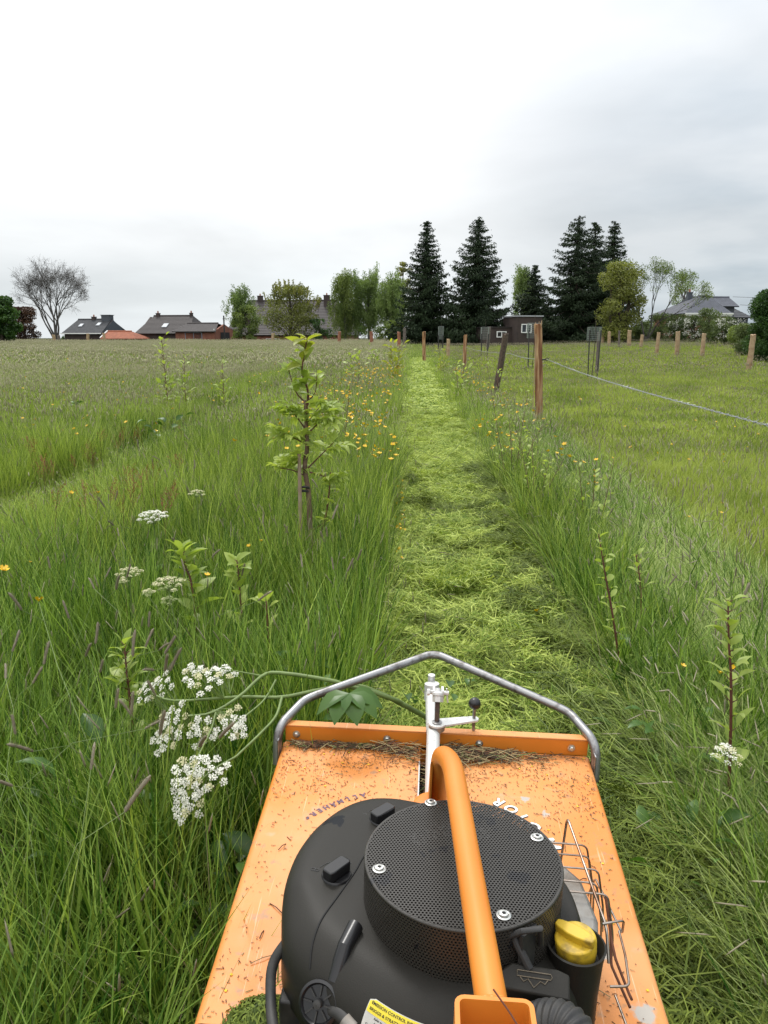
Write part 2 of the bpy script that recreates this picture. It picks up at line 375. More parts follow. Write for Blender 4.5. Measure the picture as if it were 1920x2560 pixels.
# mower footprint in world space
MO = Vector((.0925, 1.3435, 0)); MYAW = R(-3.7)
def to_mower(x, y):
    c, s = math.cos(-MYAW), math.sin(-MYAW); dx, dy = x - MO.x, y - MO.y
    return c * dx - s * dy, s * dx + c * dy
def on_mower(x, y, m=0.0):
    lx, ly = to_mower(x, y); return (np.abs(lx) < .39 + m) & (ly < .44 + m) & (ly > -2.2)
def grid_pts(x0, x1, y0, y1, d):
    xs = np.arange(x0, x1, d); ys = np.arange(y0, y1, d); X, Y = np.meshgrid(xs, ys); X = X.ravel() + RNG.uniform(-.5, .5, X.size) * d; Y = Y.ravel() + RNG.uniform(-.5, .5, Y.size) * d
    k = np.abs(X) < .60 * np.abs(Y) + 1.7; return X[k], Y[k]
def vnoise(x, y, s, seed=0):
    return np.array([mnoise.noise(Vector((a * s + seed, b * s, seed * .37))) for a, b in zip(x, y)])
def wav(x, y, s, ph=0):   # cheap smooth variation -1..1
    return (np.sin(x * s + ph) * np.cos(y * s * .83 + 1.7 * ph) + np.sin((x * .6 + y * .8) * s * 1.9 + 2.1 * ph) * .6 + np.sin((x - y * .4) * s * 3.7 + ph * 5) * .3) / 1.9

MT = [M['tall'], M['fox']]
near_t = [tuft('tall_tuft_near_%d' % i, [M['tall'], M['seed'], M['straw']], [blades(4, .11, (.25, .6), (.002, .004), (.1, .9), .4, 3) + (2,), blades(5, .11, (.3, .6), (.003, .006), (.5, 1.2), .3, 3), blades(34 + 8 * (i % 3), .10, (.38, .70), (.0045, .0105), (.02, .26), .85, 5), blades(26, .12, (.30, .66), (.0014, .0026), (.02, .22), .3, 4), blades(14, .13, (.18, .40), (.006, .012), (.3, 1.0), 1.0, 4)],
               heads((1, 0, 2, 1, 1)[i] if i != 1 else 1, .12, (.40, .68), (.0018, .0034), (.04, .08))) for i in range(5)]
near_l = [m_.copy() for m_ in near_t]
for m_ in near_l: m_.materials[0] = M['tallmid']  # near tufts stay darker: lusher grass, and partly vignette put into the colour
mid_t = [tuft('tall_tuft_mid_%d' % i, [M['tallmid'], M['seed'], M['straw']], [blades(14, .3, (.25, .55), (.004, .006), (.05, .6), .4, 3, square=True) + (2,), blades(230, .30, (.28, .55), (.006, .011), (.03, .35), .75, 3, square=True)],
              heads(9, .30, (.42, .66), (.003, .0055), (.04, .08), square=True, stalk=.002)) for i in range(4)]
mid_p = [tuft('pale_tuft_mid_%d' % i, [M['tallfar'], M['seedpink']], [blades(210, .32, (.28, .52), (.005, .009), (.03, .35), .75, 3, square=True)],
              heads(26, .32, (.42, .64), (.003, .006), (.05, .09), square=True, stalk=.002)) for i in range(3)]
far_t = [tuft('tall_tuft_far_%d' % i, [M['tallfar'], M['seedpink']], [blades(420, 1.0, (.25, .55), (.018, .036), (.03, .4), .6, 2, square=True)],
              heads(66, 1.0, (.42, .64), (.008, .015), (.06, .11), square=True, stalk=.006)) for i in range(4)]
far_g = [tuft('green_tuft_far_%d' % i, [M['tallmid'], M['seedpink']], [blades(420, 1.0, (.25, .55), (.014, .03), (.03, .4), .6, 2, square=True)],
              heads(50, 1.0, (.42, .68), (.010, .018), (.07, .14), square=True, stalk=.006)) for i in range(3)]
past_n = [tuft('pasture_tuft_near_%d' % i, [M['past'], M['seed']], [blades(120, .14, (.08, .26), (.003, .0065), (.1, .8), .9, 3)], heads(2, .12, (.22, .42), (.002, .004), (.04, .07))) for i in range(4)]
past_m = [tuft('pasture_tuft_mid_%d' % i, [M['past'], M['seed']], [blades(260, .33, (.07, .24), (.007, .013), (.1, .8), .8, 3, square=True)], heads(6, .3, (.2, .36), (.004, .006), (.04, .07), square=True)) for i in range(4)]
past_f = [tuft('pasture_tuft_far_%d' % i, [M['past'], M['seed']], [blades(420, 1.0, (.08, .24), (.022, .04), (.1, .7), .6, 2, square=True)], heads(22, 1.0, (.22, .36), (.010, .016), (.05, .09), square=True, stalk=.005)) for i in range(4)]
flat_n = [tuft('flattened_tuft_%d' % i, [M['pale'], M['seed']], [blades(110, .16, (.22, .5), (.003, .006), (.75, 1.35), .35, 4, dirbias=(0, .45)), blades(40, .16, (.1, .3), (.003, .006), (.2, .9), .6, 3)],
               heads(3, .12, (.3, .45), (.002, .004), (.05, .08), lean=.9)) for i in range(4)]
def clip_patch(name, m, n, rad, L, w, thick, seed, length_bias=0.0):
    rng = np.random.default_rng(seed); bx = rng.uniform(-rad, rad, n); by = rng.uniform(-rad, rad, n)
    hz = thick * (0.35 + .65 * rng.uniform(0, 1, n)) * (0.75 + .45 * np.sin(bx * 23 + seed) * np.cos(by * 19 + seed * 2)); a = rng.uniform(0, 2 * PI, n); tl = rng.normal(0, .28, n)
    Ln = rng.uniform(L[0], L[1], n); W = rng.uniform(w[0], w[1], n) / 2; cu = rng.normal(0, .5, n)
    V = np.zeros((n, 6, 3))
    for i, t in enumerate((-.5, 0, .5)):
        aa = a + cu * t; cx = bx + np.cos(aa) * Ln * t; cyy = by + np.sin(aa) * Ln * t; cz = hz + np.sin(tl) * Ln * t + (.012 if i == 1 else 0)
        V[:, 2 * i, 0] = cx - np.sin(aa) * W; V[:, 2 * i, 1] = cyy + np.cos(aa) * W; V[:, 2 * i, 2] = cz + W * .5
        V[:, 2 * i + 1, 0] = cx + np.sin(aa) * W; V[:, 2 * i + 1, 1] = cyy - np.cos(aa) * W; V[:, 2 * i + 1, 2] = cz - W * .5
    b = (np.arange(n) * 6)[:, None]; q = np.concatenate([b + np.array([[0, 1, 3, 2]]), b + np.array([[2, 3, 5, 4]])])
    return np_mesh(name, V.reshape(-1, 3), [q], m, {'tint': np.repeat(rng.uniform(0, 1, n), 6)})
clip_n = [clip_patch('clipping_patch_%d' % i, M['clip'], 1300, .22, (.02, .15), (.0014, .0046), .07, i) for i in range(4)]
clip_f = [clip_patch('clipping_patch_far_%d' % i, M['clip'], 1100, .5, (.06, .22), (.007, .013), .10, 20 + i) for i in range(3)]
clip_d = [clip_patch('wet_patch_%d' % i, M['clipdark'], 900, .20, (.03, .19), (.0014, .0036), .08, 40 + i) for i in range(3)]

def zone_scatter():
    # near, both sides: tall meadow (left, planting row, wedge right of the strip)
    X, Y = grid_pts(-7, 7, -.3, 8.5, .112); s = sx(X, Y)
    lane = (s > -3.3) & (s < -2.65) & (Y > 3.5); strip = (s > -.03) & (s < .90) & (Y > 1.2); wedge = (s >= .98) & (s < 1.32)
    tall = ((s <= -.10) | wedge) & ~lane & ~on_mower(X, Y, .03); tall &= ~((s > .35) & (Y < 2.2))
    tall &= ~((s >= .8) & (Y < 2.6))
    x, y = X[tall], Y[tall]; n = len(x)
    clump = wav(x, y, 4.2, 3); hs = .90 + .16 * wav(x, y, 1.1, 1) + .17 * clump + RNG.uniform(-.14, .14, n); w_ = sx(x, y) >= .86
    kk = RNG.uniform(0, 1, n) < np.clip(.80 + .6 * clump, .25, 1); x, y, hs, w_ = x[kk], y[kk], hs[kk], w_[kk]; n = len(x)
    hs = np.where(w_, hs * .78, hs); sq = sx(x, y); hs = np.where(sq < -3.2, hs * 1.12, hs); hs = np.where((sq > -2.7) & (sq < -2.0), hs * .8, hs); hs = np.where((sx(x, y) > -.3) & ~w_, hs * 1.08, hs)
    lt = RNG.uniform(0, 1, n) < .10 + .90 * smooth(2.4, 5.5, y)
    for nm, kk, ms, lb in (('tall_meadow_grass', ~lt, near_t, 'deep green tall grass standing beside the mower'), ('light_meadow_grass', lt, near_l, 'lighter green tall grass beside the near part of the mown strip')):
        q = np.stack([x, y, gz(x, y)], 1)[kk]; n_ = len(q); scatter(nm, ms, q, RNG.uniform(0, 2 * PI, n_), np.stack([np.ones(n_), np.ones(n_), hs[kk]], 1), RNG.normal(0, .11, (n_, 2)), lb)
    # lane on the left, near part + right-hand lying grass
    x, y = X[lane], Y[lane]; n = len(x)
    keep = (RNG.uniform(0, 1, n) < .8) & (sx(x, y) > -3.05); x, y = x[keep], y[keep]; n = len(x)
    # mid distance tall
    X, Y = grid_pts(-17, 16, 8.5, 24, .30); s = sx(X, Y); lane2 = (s > -3.3) & (s < -2.65); wedge2 = (s >= 1.17) & (s < 1.50)
    t2 = ((s <= -.30) | wedge2) & ~((s > -3.55) & (s < -2.6))
    x2, y2 = X[t2], Y[t2]; n2 = len(x2); hs = .92 + .2 * wav(x2, y2, .8, 2) + RNG.uniform(-.1, .1, n2); w_ = sx(x2, y2) >= .9
    hs = np.where(w_, hs * .88, hs)
    pl = RNG.uniform(0, 1, n2) < .15 + .55 * smooth(9, 20, y2) * (x2 < -3.2); xp, yp, hp_ = x2[pl], y2[pl], hs[pl]; n3 = len(xp)
    scatter('mid_pale_meadow_grass', mid_p, np.stack([xp, yp, gz(xp, yp)], 1), RNG.uniform(0, 2 * PI, n3), np.stack([np.ones(n3), np.ones(n3), hp_], 1), RNG.normal(0, .05, (n3, 2)), 'paler seeding grass mixed through the middle of the left meadow')
    x2, y2, hs = x2[~pl], y2[~pl], hs[~pl]; n2 = len(x2)
    scatter('mid_meadow_grass', mid_t, np.stack([x2, y2, gz(x2, y2)], 1), RNG.uniform(0, 2 * PI, n2), np.stack([np.ones(n2), np.ones(n2), hs], 1), RNG.normal(0, .05, (n2, 2)),
            'meadow grass with seed heads in the middle distance left of the strip')
    X3, Y3 = X[lane2], Y[lane2]
    xs = np.concatenate([x, X3]); ys = np.concatenate([y, Y3]); n = len(xs)
    scatter('lane_grass', [near_t[0], near_t[1], mid_t[0]], np.stack([xs, ys, gz(xs, ys)], 1), RNG.uniform(0, 2 * PI, n), np.stack([np.ones(n) * 1.1, np.ones(n) * 1.1, RNG.uniform(.22, .42, n)], 1), RNG.normal(0, .12, (n, 2)),
            'shorter grass in the old mown lane crossing the left meadow')
    # far meadow
    X, Y = grid_pts(-60, 12, 24, 94, 1.25); s = sx(X, Y); t3 = (s <= -1.1)
    g = t3 & (RNG.uniform(0, 1, len(X)) < .10 + .6 * (1 - smooth(24, 42, Y)) + .25 * (s > -3.5) + .35 * ((s > -.0) | (wav(X, Y, .15, 4) > .55)))
    f = t3 & ~g
    for nm, k, ms, lb in (('far_meadow_grass', f, far_t, 'greyish far meadow full of pinkish seed heads towards the houses'), ('far_green_grass', g, far_g, 'greener clumps of tall grass in the far meadow')):
        x, y = X[k], Y[k]; n = len(x)
        scatter(nm, ms, np.stack([x, y, gz(x, y)], 1), RNG.uniform(0, 2 * PI, n), np.stack([np.ones(n), np.ones(n), RNG.uniform(.8, 1.1, n)], 1), None, lb)
    # far verge between strip and fence
    X, Y = grid_pts(-2, 8, 24, 60, .5); s = sx(X, Y); k = ((s > 1.3) & (s < 1.9)) | ((s > -1.3) & (s < -.30)); x, y = X[k], Y[k]; n = len(x)
    scatter('verge_grass', mid_t, np.stack([x, y, gz(x, y)], 1), RNG.uniform(0, 2 * PI, n), np.stack([np.ones(n) * 1.4, np.ones(n) * 1.4, RNG.uniform(.6, .9, n)], 1), None, 'tall verge grass on both sides of the far end of the strip')
    # strip beyond the mown end
    X, Y = grid_pts(-1, 8, 42, 94, .8); s = sx(X, Y); k = (s > -.3) & (s < 1.0); x, y = X[k], Y[k]; n = len(x)
    scatter('unmown_grass_ahead', mid_t, np.stack([x, y, gz(x, y)], 1), RNG.uniform(0, 2 * PI, n), np.stack([np.ones(n) * 1.5, np.ones(n) * 1.5, RNG.uniform(.6, .9, n)], 1), None, 'unmown grass beyond the end of the mown strip')
    # flattened pale grass right of the wedge
    X, Y = grid_pts(.8, 5, .6, 14, .12); s = sx(X, Y); k = (((s >= 1.26) & (s < 2.05) & (Y > 2.2)) | ((s > .98) & (s < 2.1) & (Y <= 2.7))) & ~on_mower(X, Y, .02)
    x, y = X[k], Y[k]; n = len(x)
    scatter('flattened_grass', flat_n, np.stack([x, y, gz(x, y)], 1), R(125) + RNG.normal(0, .55, n), np.stack([np.ones(n), np.ones(n), RNG.uniform(.7, 1.15, n)], 1), None, 'pale flattened grass lying right of the mown strip')
    # green uprights among it
    lx, ly = to_mower(X, Y); k = (((s > 1.0) & (s < 2.1) & (RNG.uniform(0, 1, len(X)) < np.where(Y < 3.2, .35, .2))) | ((lx > .72) & (s < 2.3) & (Y < 3.0) & (RNG.uniform(0, 1, len(X)) < .75))) & ~on_mower(X, Y, .2); x, y = X[k], Y[k]; n = len(x)
    scatter('right_side_grass', near_t, np.stack([x, y, gz(x, y)], 1), RNG.uniform(0, 2 * PI, n), np.stack([np.ones(n), np.ones(n), RNG.uniform(.4, .8, n)], 1), RNG.normal(0, .28, (n, 2)), 'leaning green grass right of the mower')
    # pasture
    X, Y = grid_pts(1.6, 9, .5, 9, .13); s = sx(X, Y); k = s >= 1.95; x, y = X[k], Y[k]; n = len(x)
    scatter('near_pasture_grass', past_n, np.stack([x, y, gz(x, y)], 1), RNG.uniform(0, 2 * PI, n), np.stack([np.ones(n), np.ones(n), .95 + .25 * wav(x, y, 1.4, 3)], 1), RNG.normal(0, .12, (n, 2)), 'short pasture grass behind the barbed wire on the right')
    X, Y = grid_pts(1.2, 18, 9, 26, .32); s = sx(X, Y); k = s >= 1.35; x, y = X[k], Y[k]; n = len(x)
    scatter('mid_pasture_grass', past_m, np.stack([x, y, gz(x, y)], 1), RNG.uniform(0, 2 * PI, n), np.stack([np.ones(n), np.ones(n), .95 + .3 * wav(x, y, .7, 5)], 1), RNG.normal(0, .08, (n, 2)), 'pasture grass in the middle distance right of the fence')
    X, Y = grid_pts(1.5, 62, 26, 94, 1.2); s = sx(X, Y); k = s >= 1.7; x, y = X[k], Y[k]; n = len(x)
    scatter('far_pasture_grass', past_f, np.stack([x, y, gz(x, y)], 1), RNG.uniform(0, 2 * PI, n), np.stack([np.ones(n), np.ones(n), 1 + .25 * wav(x, y, .3, 5)], 1), None, 'far pasture grass rising to the hedge and spruces')
    # clippings in the strip
    X, Y = grid_pts(-.3, 2.2, 1.4, 14, .15); s = sx(X, Y); k = (s > .06) & (s < .88) & (Y > 1.95) & ~on_mower(X, Y, .05) & (RNG.uniform(0, 1, len(X)) < .93); x, y = X[k], Y[k]; n = len(x)
    lump = .012 * np.abs(wav(x, y, 5, 1))
    scatter('strip_clippings', clip_n, np.stack([x, y, gz(x, y) + lump], 1), RNG.uniform(0, 2 * PI, n), np.stack([np.ones(n), np.ones(n), 1.05 + .6 * wav(x, y, 7, 2)], 1), RNG.normal(0, .16, (n, 2)), 'fresh yellow green clippings lying in the mown strip')
    X, Y = grid_pts(0, 3.4, 14, 42, .4); s = sx(X, Y); k = (s > .10) & (s < .90); x, y = X[k], Y[k]; n = len(x)
    scatter('far_strip_clippings', clip_f, np.stack([x, y, gz(x, y)], 1), RNG.uniform(0, 2 * PI, n), np.stack([np.ones(n), np.ones(n), 1 + .4 * wav(x, y, 3, 2)], 1), RNG.normal(0, .05, (n, 2)), 'clippings in the far end of the mown strip')
    # wet dark clippings right of the mower, at the strip edge
    X, Y = grid_pts(.0, 1.9, .4, 8, .13); lx, ly = to_mower(X, Y); s = sx(X, Y)
    k = (~on_mower(X, Y, .02)) & (((lx > .36) & (lx < .95) & (Y < 2.4)) | ((s > .72) & (s < .98) & (Y >= 2.0)) | ((s > .08) & (s < .9) & (Y > 2.0) & (RNG.uniform(0, 1, len(X)) < .10))); x, y = X[k], Y[k]; n = len(x)
    scatter('wet_clippings', clip_d, np.stack([x, y, gz(x, y) + .01], 1), RNG.uniform(0, 2 * PI, n), np.stack([np.ones(n), np.ones(n), 1 + .6 * wav(x, y, 7, 2)], 1), RNG.normal(0, .2, (n, 2)), 'dark wet clippings thrown out right of the mower')
    # a grey-green fringe of bent grass along the left edge of the strip
    Y = np.arange(2.0, 14, .07); X = .035 * (Y - 2.6) + RNG.normal(.05, .04, len(Y)); k = ~on_mower(X, Y, .05); x, y = X[k], Y[k]; n = len(x)
    scatter('bent_edge_grass', flat_n, np.stack([x, y, gz(x, y)], 1), R(250) + RNG.normal(0, .5, n), np.stack([np.ones(n), np.ones(n), RNG.uniform(.4, .8, n)], 1), None, 'bent grass fringe along the left edge of the mown strip')
zone_scatter()

# ---------------------------------------------------------------- machine materials
def orange_mat(name, worn):
    m, nt, b, out = new_mat(name); N = nt.nodes.new; Lk = nt.links.new
    b.inputs['Roughness'].default_value = .42; b.inputs['Specular IOR Level'].default_value = .5
    tc = N('ShaderNodeTexCoord')
    def noise(s, d=4, dist=0):
        n = N('ShaderNodeTexNoise'); n.inputs['Scale'].default_value = s; n.inputs['Detail'].default_value = d; n.inputs['Distortion'].default_value = dist; Lk(tc.outputs['Object'], n.inputs['Vector']); return n.outputs['Fac']
    def ramp(src, a, b_, c0=(0, 0, 0, 1), c1=(1, 1, 1, 1)):
        r = N('ShaderNodeValToRGB'); Lk(src, r.inputs[0]); r.color_ramp.elements[0].position = a; r.color_ramp.elements[1].position = b_
        r.color_ramp.elements[0].color = c0; r.color_ramp.elements[1].color = c1; return r.outputs[0]
    def mix(f, a, c):
        q = N('ShaderNodeMix'); q.data_type = 'RGBA'
        if isinstance(f, float): q.inputs['Factor'].default_value = f
        else: Lk(f, q.inputs['Factor'])
        for s, v in (('A', a), ('B', c)):
            if isinstance(v, tuple): q.inputs[s].default_value = v
            else: Lk(v, q.inputs[s])
        return q.outputs['Result']
    base = ramp(noise(4, 5), .3, .7, (.62, .19, .018, 1), (.70, .235, .03, 1))
    if worn:
        peach = mix(ramp(noise(2.2, 6, .5), .35, .75), base, (.70, .345, .145, 1))        # paler peach patches
        grime = mix(ramp(noise(38, 8), .60, .72), peach, (.40, .20, .09, 1))             # fine grime specks
        stain = mix(ramp(noise(9, 8, 1.2), .64, .78), grime, (.50, .33, .20, 1))         # water marks
        for rot_, th_ in ((.5, .69), (-.9, .70), (1.45, .70)):                          # scratches
            mp = N('ShaderNodeMapping'); mp.inputs['Rotation'].default_value = (0, 0, rot_); mp.inputs['Scale'].default_value = (260, 7, 7); Lk(tc.outputs['Object'], mp.inputs[0])
            ns = N('ShaderNodeTexNoise'); ns.inputs['Scale'].default_value = 1; ns.inputs['Detail'].default_value = 2; Lk(mp.outputs[0], ns.inputs['Vector'])
            stain = mix(ramp(ns.outputs['Fac'], th_, th_ + .04, c1=(.55, .55, .55, 1)), stain, (.80, .50, .30, 1) if rot_ > 0 else (.42, .16, .05, 1))
        # paint worn to bare metal in a few spots, deck coordinates
        acc = stain
        for (x, y, r) in ((.302, -.147, .016), (.350, -.262, .017), (.21, .255, .008), (.25, .21, .007)):
            geo = N('ShaderNodeVectorMath'); geo.operation = 'DISTANCE'; Lk(tc.outputs['Object'], geo.inputs[0]); geo.inputs[1].default_value = (x, y, .36 + .0972 * (y + .29))
            nn = N('ShaderNodeMath'); nn.operation = 'MULTIPLY_ADD'; Lk(noise(90, 4), nn.inputs[0]); nn.inputs[1].default_value = .025; Lk(geo.outputs['Value'], nn.inputs[2])
            acc = mix(ramp(nn.outputs[0], r * .9 + .0125, r + .0155, (1, 1, 1, 1), (0, 0, 0, 1)), acc, (.42, .38, .33, 1))
        base = acc
        rr = N('ShaderNodeMapRange'); Lk(noise(12, 6), rr.inputs['Value']); rr.inputs['To Min'].default_value = .35; rr.inputs['To Max'].default_value = .62; Lk(rr.outputs[0], b.inputs['Roughness'])
    Lk(base, b.inputs['Base Color'])
    bp = N('ShaderNodeBump'); bp.inputs['Strength'].default_value = .12; bp.inputs['Distance'].default_value = .002; Lk(noise(60, 3), bp.inputs['Height']); Lk(bp.outputs[0], b.inputs['Normal'])
    return m
M['deck'] = orange_mat('worn_orange_paint', True)
M['orange'] = orange_mat('orange_paint', False)
M['steel'] = mat('galvanised_steel', (.30, .30, .30), rough=.38, metal=.85, vscale=25, col2=(.16, .15, .145), bump=.2, bscale=120, contrast=(.38, .5))
M['silver'] = mat('silver_paint', (.62, .62, .60), rough=.4, metal=.25, vscale=60, col2=(.30, .29, .27), contrast=(.30, .40))
M['bolt'] = mat('zinc_bolt', (.55, .55, .52), rough=.35, metal=.9)
M['rustrod'] = mat('dark_threaded_rod', (.05, .04, .04), rough=.6, metal=.4, col2=(.12, .07, .045), vscale=80)
M['black'] = mat('black_plastic', (.0040, .0058, .0088), rough=.46, spec=.16, vscale=5, col2=(.026, .0245, .021), contrast=(.66, .40), bump=.12, bscale=500, detail=8)
M['blackg'] = mat('black_glossy_plastic', (.012, .012, .013), rough=.28)
M['rubber'] = mat('black_rubber', (.018, .018, .019), rough=.6, col2=(.04, .038, .034), vscale=30)
M['mesh'] = mat('black_perforated_steel', (.014, .014, .015), rough=.38, col2=(.034, .031, .026), vscale=14, spec=.45, contrast=(.62, .46))
M['inside'] = mat('dark_engine_interior', (.008, .008, .008), rough=.8)
M['alu'] = mat('cast_aluminium', (.5, .5, .5), rough=.4, metal=.8)
M['heat'] = mat('grey_heat_shield', (.30, .29, .27), rough=.55, metal=.5, col2=(.20, .17, .14), vscale=18)
M['wire'] = mat('bright_steel_wire', (.5, .47, .42), rough=.3, metal=.9, col2=(.25, .15, .10), vscale=12)
M['rust'] = mat('rusty_wire', (.11, .035, .015), rough=.8)
M['yellow'] = mat('yellow_plastic', (.60, .40, .025), rough=.5, col2=(.22, .15, .03), vscale=28, contrast=(.32, .5))
M['lab_y'] = mat('label_yellow', (.75, .62, .03), rough=.4); M['lab_w'] = mat('label_white', (.62, .62, .58), rough=.45, var=.2, vscale=50)
M['ink'] = mat('black_print', (.01, .01, .01), rough=.6); M['ink_violet'] = mat('violet_grey_print', (.13, .075, .11), rough=.6)
M['ink_white'] = mat('white_letters', (.78, .78, .76), rough=.4); M['ink_grey'] = mat('moulded_mark', (.05, .05, .05), rough=.7)
M['tan'] = mat('scuffed_gold_line', (.16, .13, .09), rough=.6)

# ---------------------------------------------------------------- the mower
mower = empty('mulching_mower', MO, MYAW)
mower.rotation_euler = (0, R(1.15), MYAW)
tag(mower, 'orange walk-behind mulching mower with black petrol engine at the bottom', 'mower')
def DZ(y): return .36 + .0972 * (y + .29)
DT = math.atan(.0972)
def deck_M(x, y, up=0):      # a frame lying on the sloping deck
    return Matrix.Translation((x, y, DZ(y) + up)) @ Matrix.Rotation(DT, 4, 'X')
def build_deck():
    b = MB(); yf, yr = .43, -.335
    def plate(x0, x1, y0, y1, t=.004, roll0=False, roll1=False):
        # cross-section with rolled shoulders that fall into the side skirts
        prof = []
        def arc(cx, sgn):
            return [(cx + sgn * .014 * math.sin(a), -.014 + .014 * math.cos(a)) for a in (0, .4, .8, 1.2, PI / 2)]
        if roll0: prof += [(x0, -.20)] + arc(x0 + .014, -1)[::-1]
        else: prof += [(x0, 0)]
        if roll1: prof += arc(x1 - .014, 1) + [(x1, -.20)]
        else: prof += [(x1, 0)]
        n = len(prof); ny = 12
        vs = []
        for k in range(ny + 1):
            y = y0 + (y1 - y0) * k / ny
            for (x, z) in prof:
                zz = DZ(y) + z if z > -.1 else .14
                vs.append((x, y, zz))
        fs = [(k * n + i, k * n + i + 1, (k + 1) * n + i + 1, (k + 1) * n + i) for k in range(ny) for i in range(n - 1)]
        b.add(vs, fs)
    plate(-.39, -.036, yr, yf, roll0=True); plate(.024, .39, yr, yf, roll1=True); plate(-.036, .024, yr, .205)
    b.build('deck', M['deck'], mower, smooth_deg=50)
    w = MB(); w.box((0, .4285, .29), (.776, .003, .27)); w.build('front_wall', M['orange'], mower); w = MB(); w.box((0, -.334, .25), (.776, .003, .19)); w.build('rear_wall', M['orange'], mower)
    g = MB(); g.box((-.0375, .315, DZ(.315) - .028), (.003, .215, .068)); g.box((.0255, .315, DZ(.315) - .028), (.003, .215, .068)); g.build('slot_rib', M['silver'], mower)
    t = MB(); t.box((-.006, .315, DZ(.315) - .06), (.06, .22, .004)); t.build('slot_floor', M['inside'], mower)
    # front flange, standing up with a folded lip
    fl = MB(); z0 = DZ(.43); fl.box((0, .436, z0 + .019), (.768, .004, .042)); fl.box((0, .456, z0 + .030), (.768, .003, .016))
    f = fl.build('front_flange', M['orange'], mower, bevel=.0015)
    lp = MB(); lp.box((0, .4455, z0 + .0425), (.770, .026, .004)); lp.build('flange_lip', M['deck'], f, bevel=.0012)  # paler paint puts the brighter light on the lip's top into the colour
    bolt = MB(); My = Matrix.Rotation(R(90), 4, 'X')
    bolt.lathe([(.0095, 0), (.0095, .0015), (.006, .002)], M=My, n=20); bolt.lathe([(.0062, .0), (.0062, .006), (.0045, .0075)], M=My, n=6); bm = bolt.mesh('bolt', M['bolt'], 30)
    for x in (-.355, -.122, .112, .343): link('bolt', bm, f, loc=(x, .434, z0 + .019))
    # rubber flap under the lip
    r = MB(); r.box((0, .4595, z0 - .03), (.76, .003, .12)); r.build('rubber_flap', M['rubber'], mower)
build_deck()
def build_bar():
    z = .445
    for s in (1,):
        pts = [(-.397, .400, .405), (-.402, .425, .455), (-.398, .47, .485), (-.350, .535, .505), (-.006, .735, .56), (.350, .535, .505), (.398, .47, .485), (.402, .425, .455), (.397, .400, .405)]
    P = round_path([(-.398, .395, .385), (-.400, .412, .475), (-.352, .520, .500), (-.006, .735, .560), (.352, .520, .500), (.400, .412, .475), (.398, .395, .385)], .055, 8)
    P = round_path([(-.398, .395, .385), (-.400, .412, .475), (-.352, .520, .500)], .04, 6)[:-1] + round_path([(-.365, .494, .494), (-.345, .527, .502), (-.006, .735, .560), (.345, .527, .502), (.365, .494, .494)], .032, 7)[1:-1] + round_path([(.352, .520, .500), (.400, .412, .475), (.398, .395, .385)], .04, 6)[1:]
    b = MB(); b.tube(P, .0112, 14); bar = b.build('guard_bar', M['steel'], mower, smooth_deg=60)
    for s in (-1, 1):
        c = MB(); c.box((s * .3935, .405, .42), (.005, .045, .075)); c.build('clamp_plate', M['steel'], mower, bevel=.002)
build_bar()
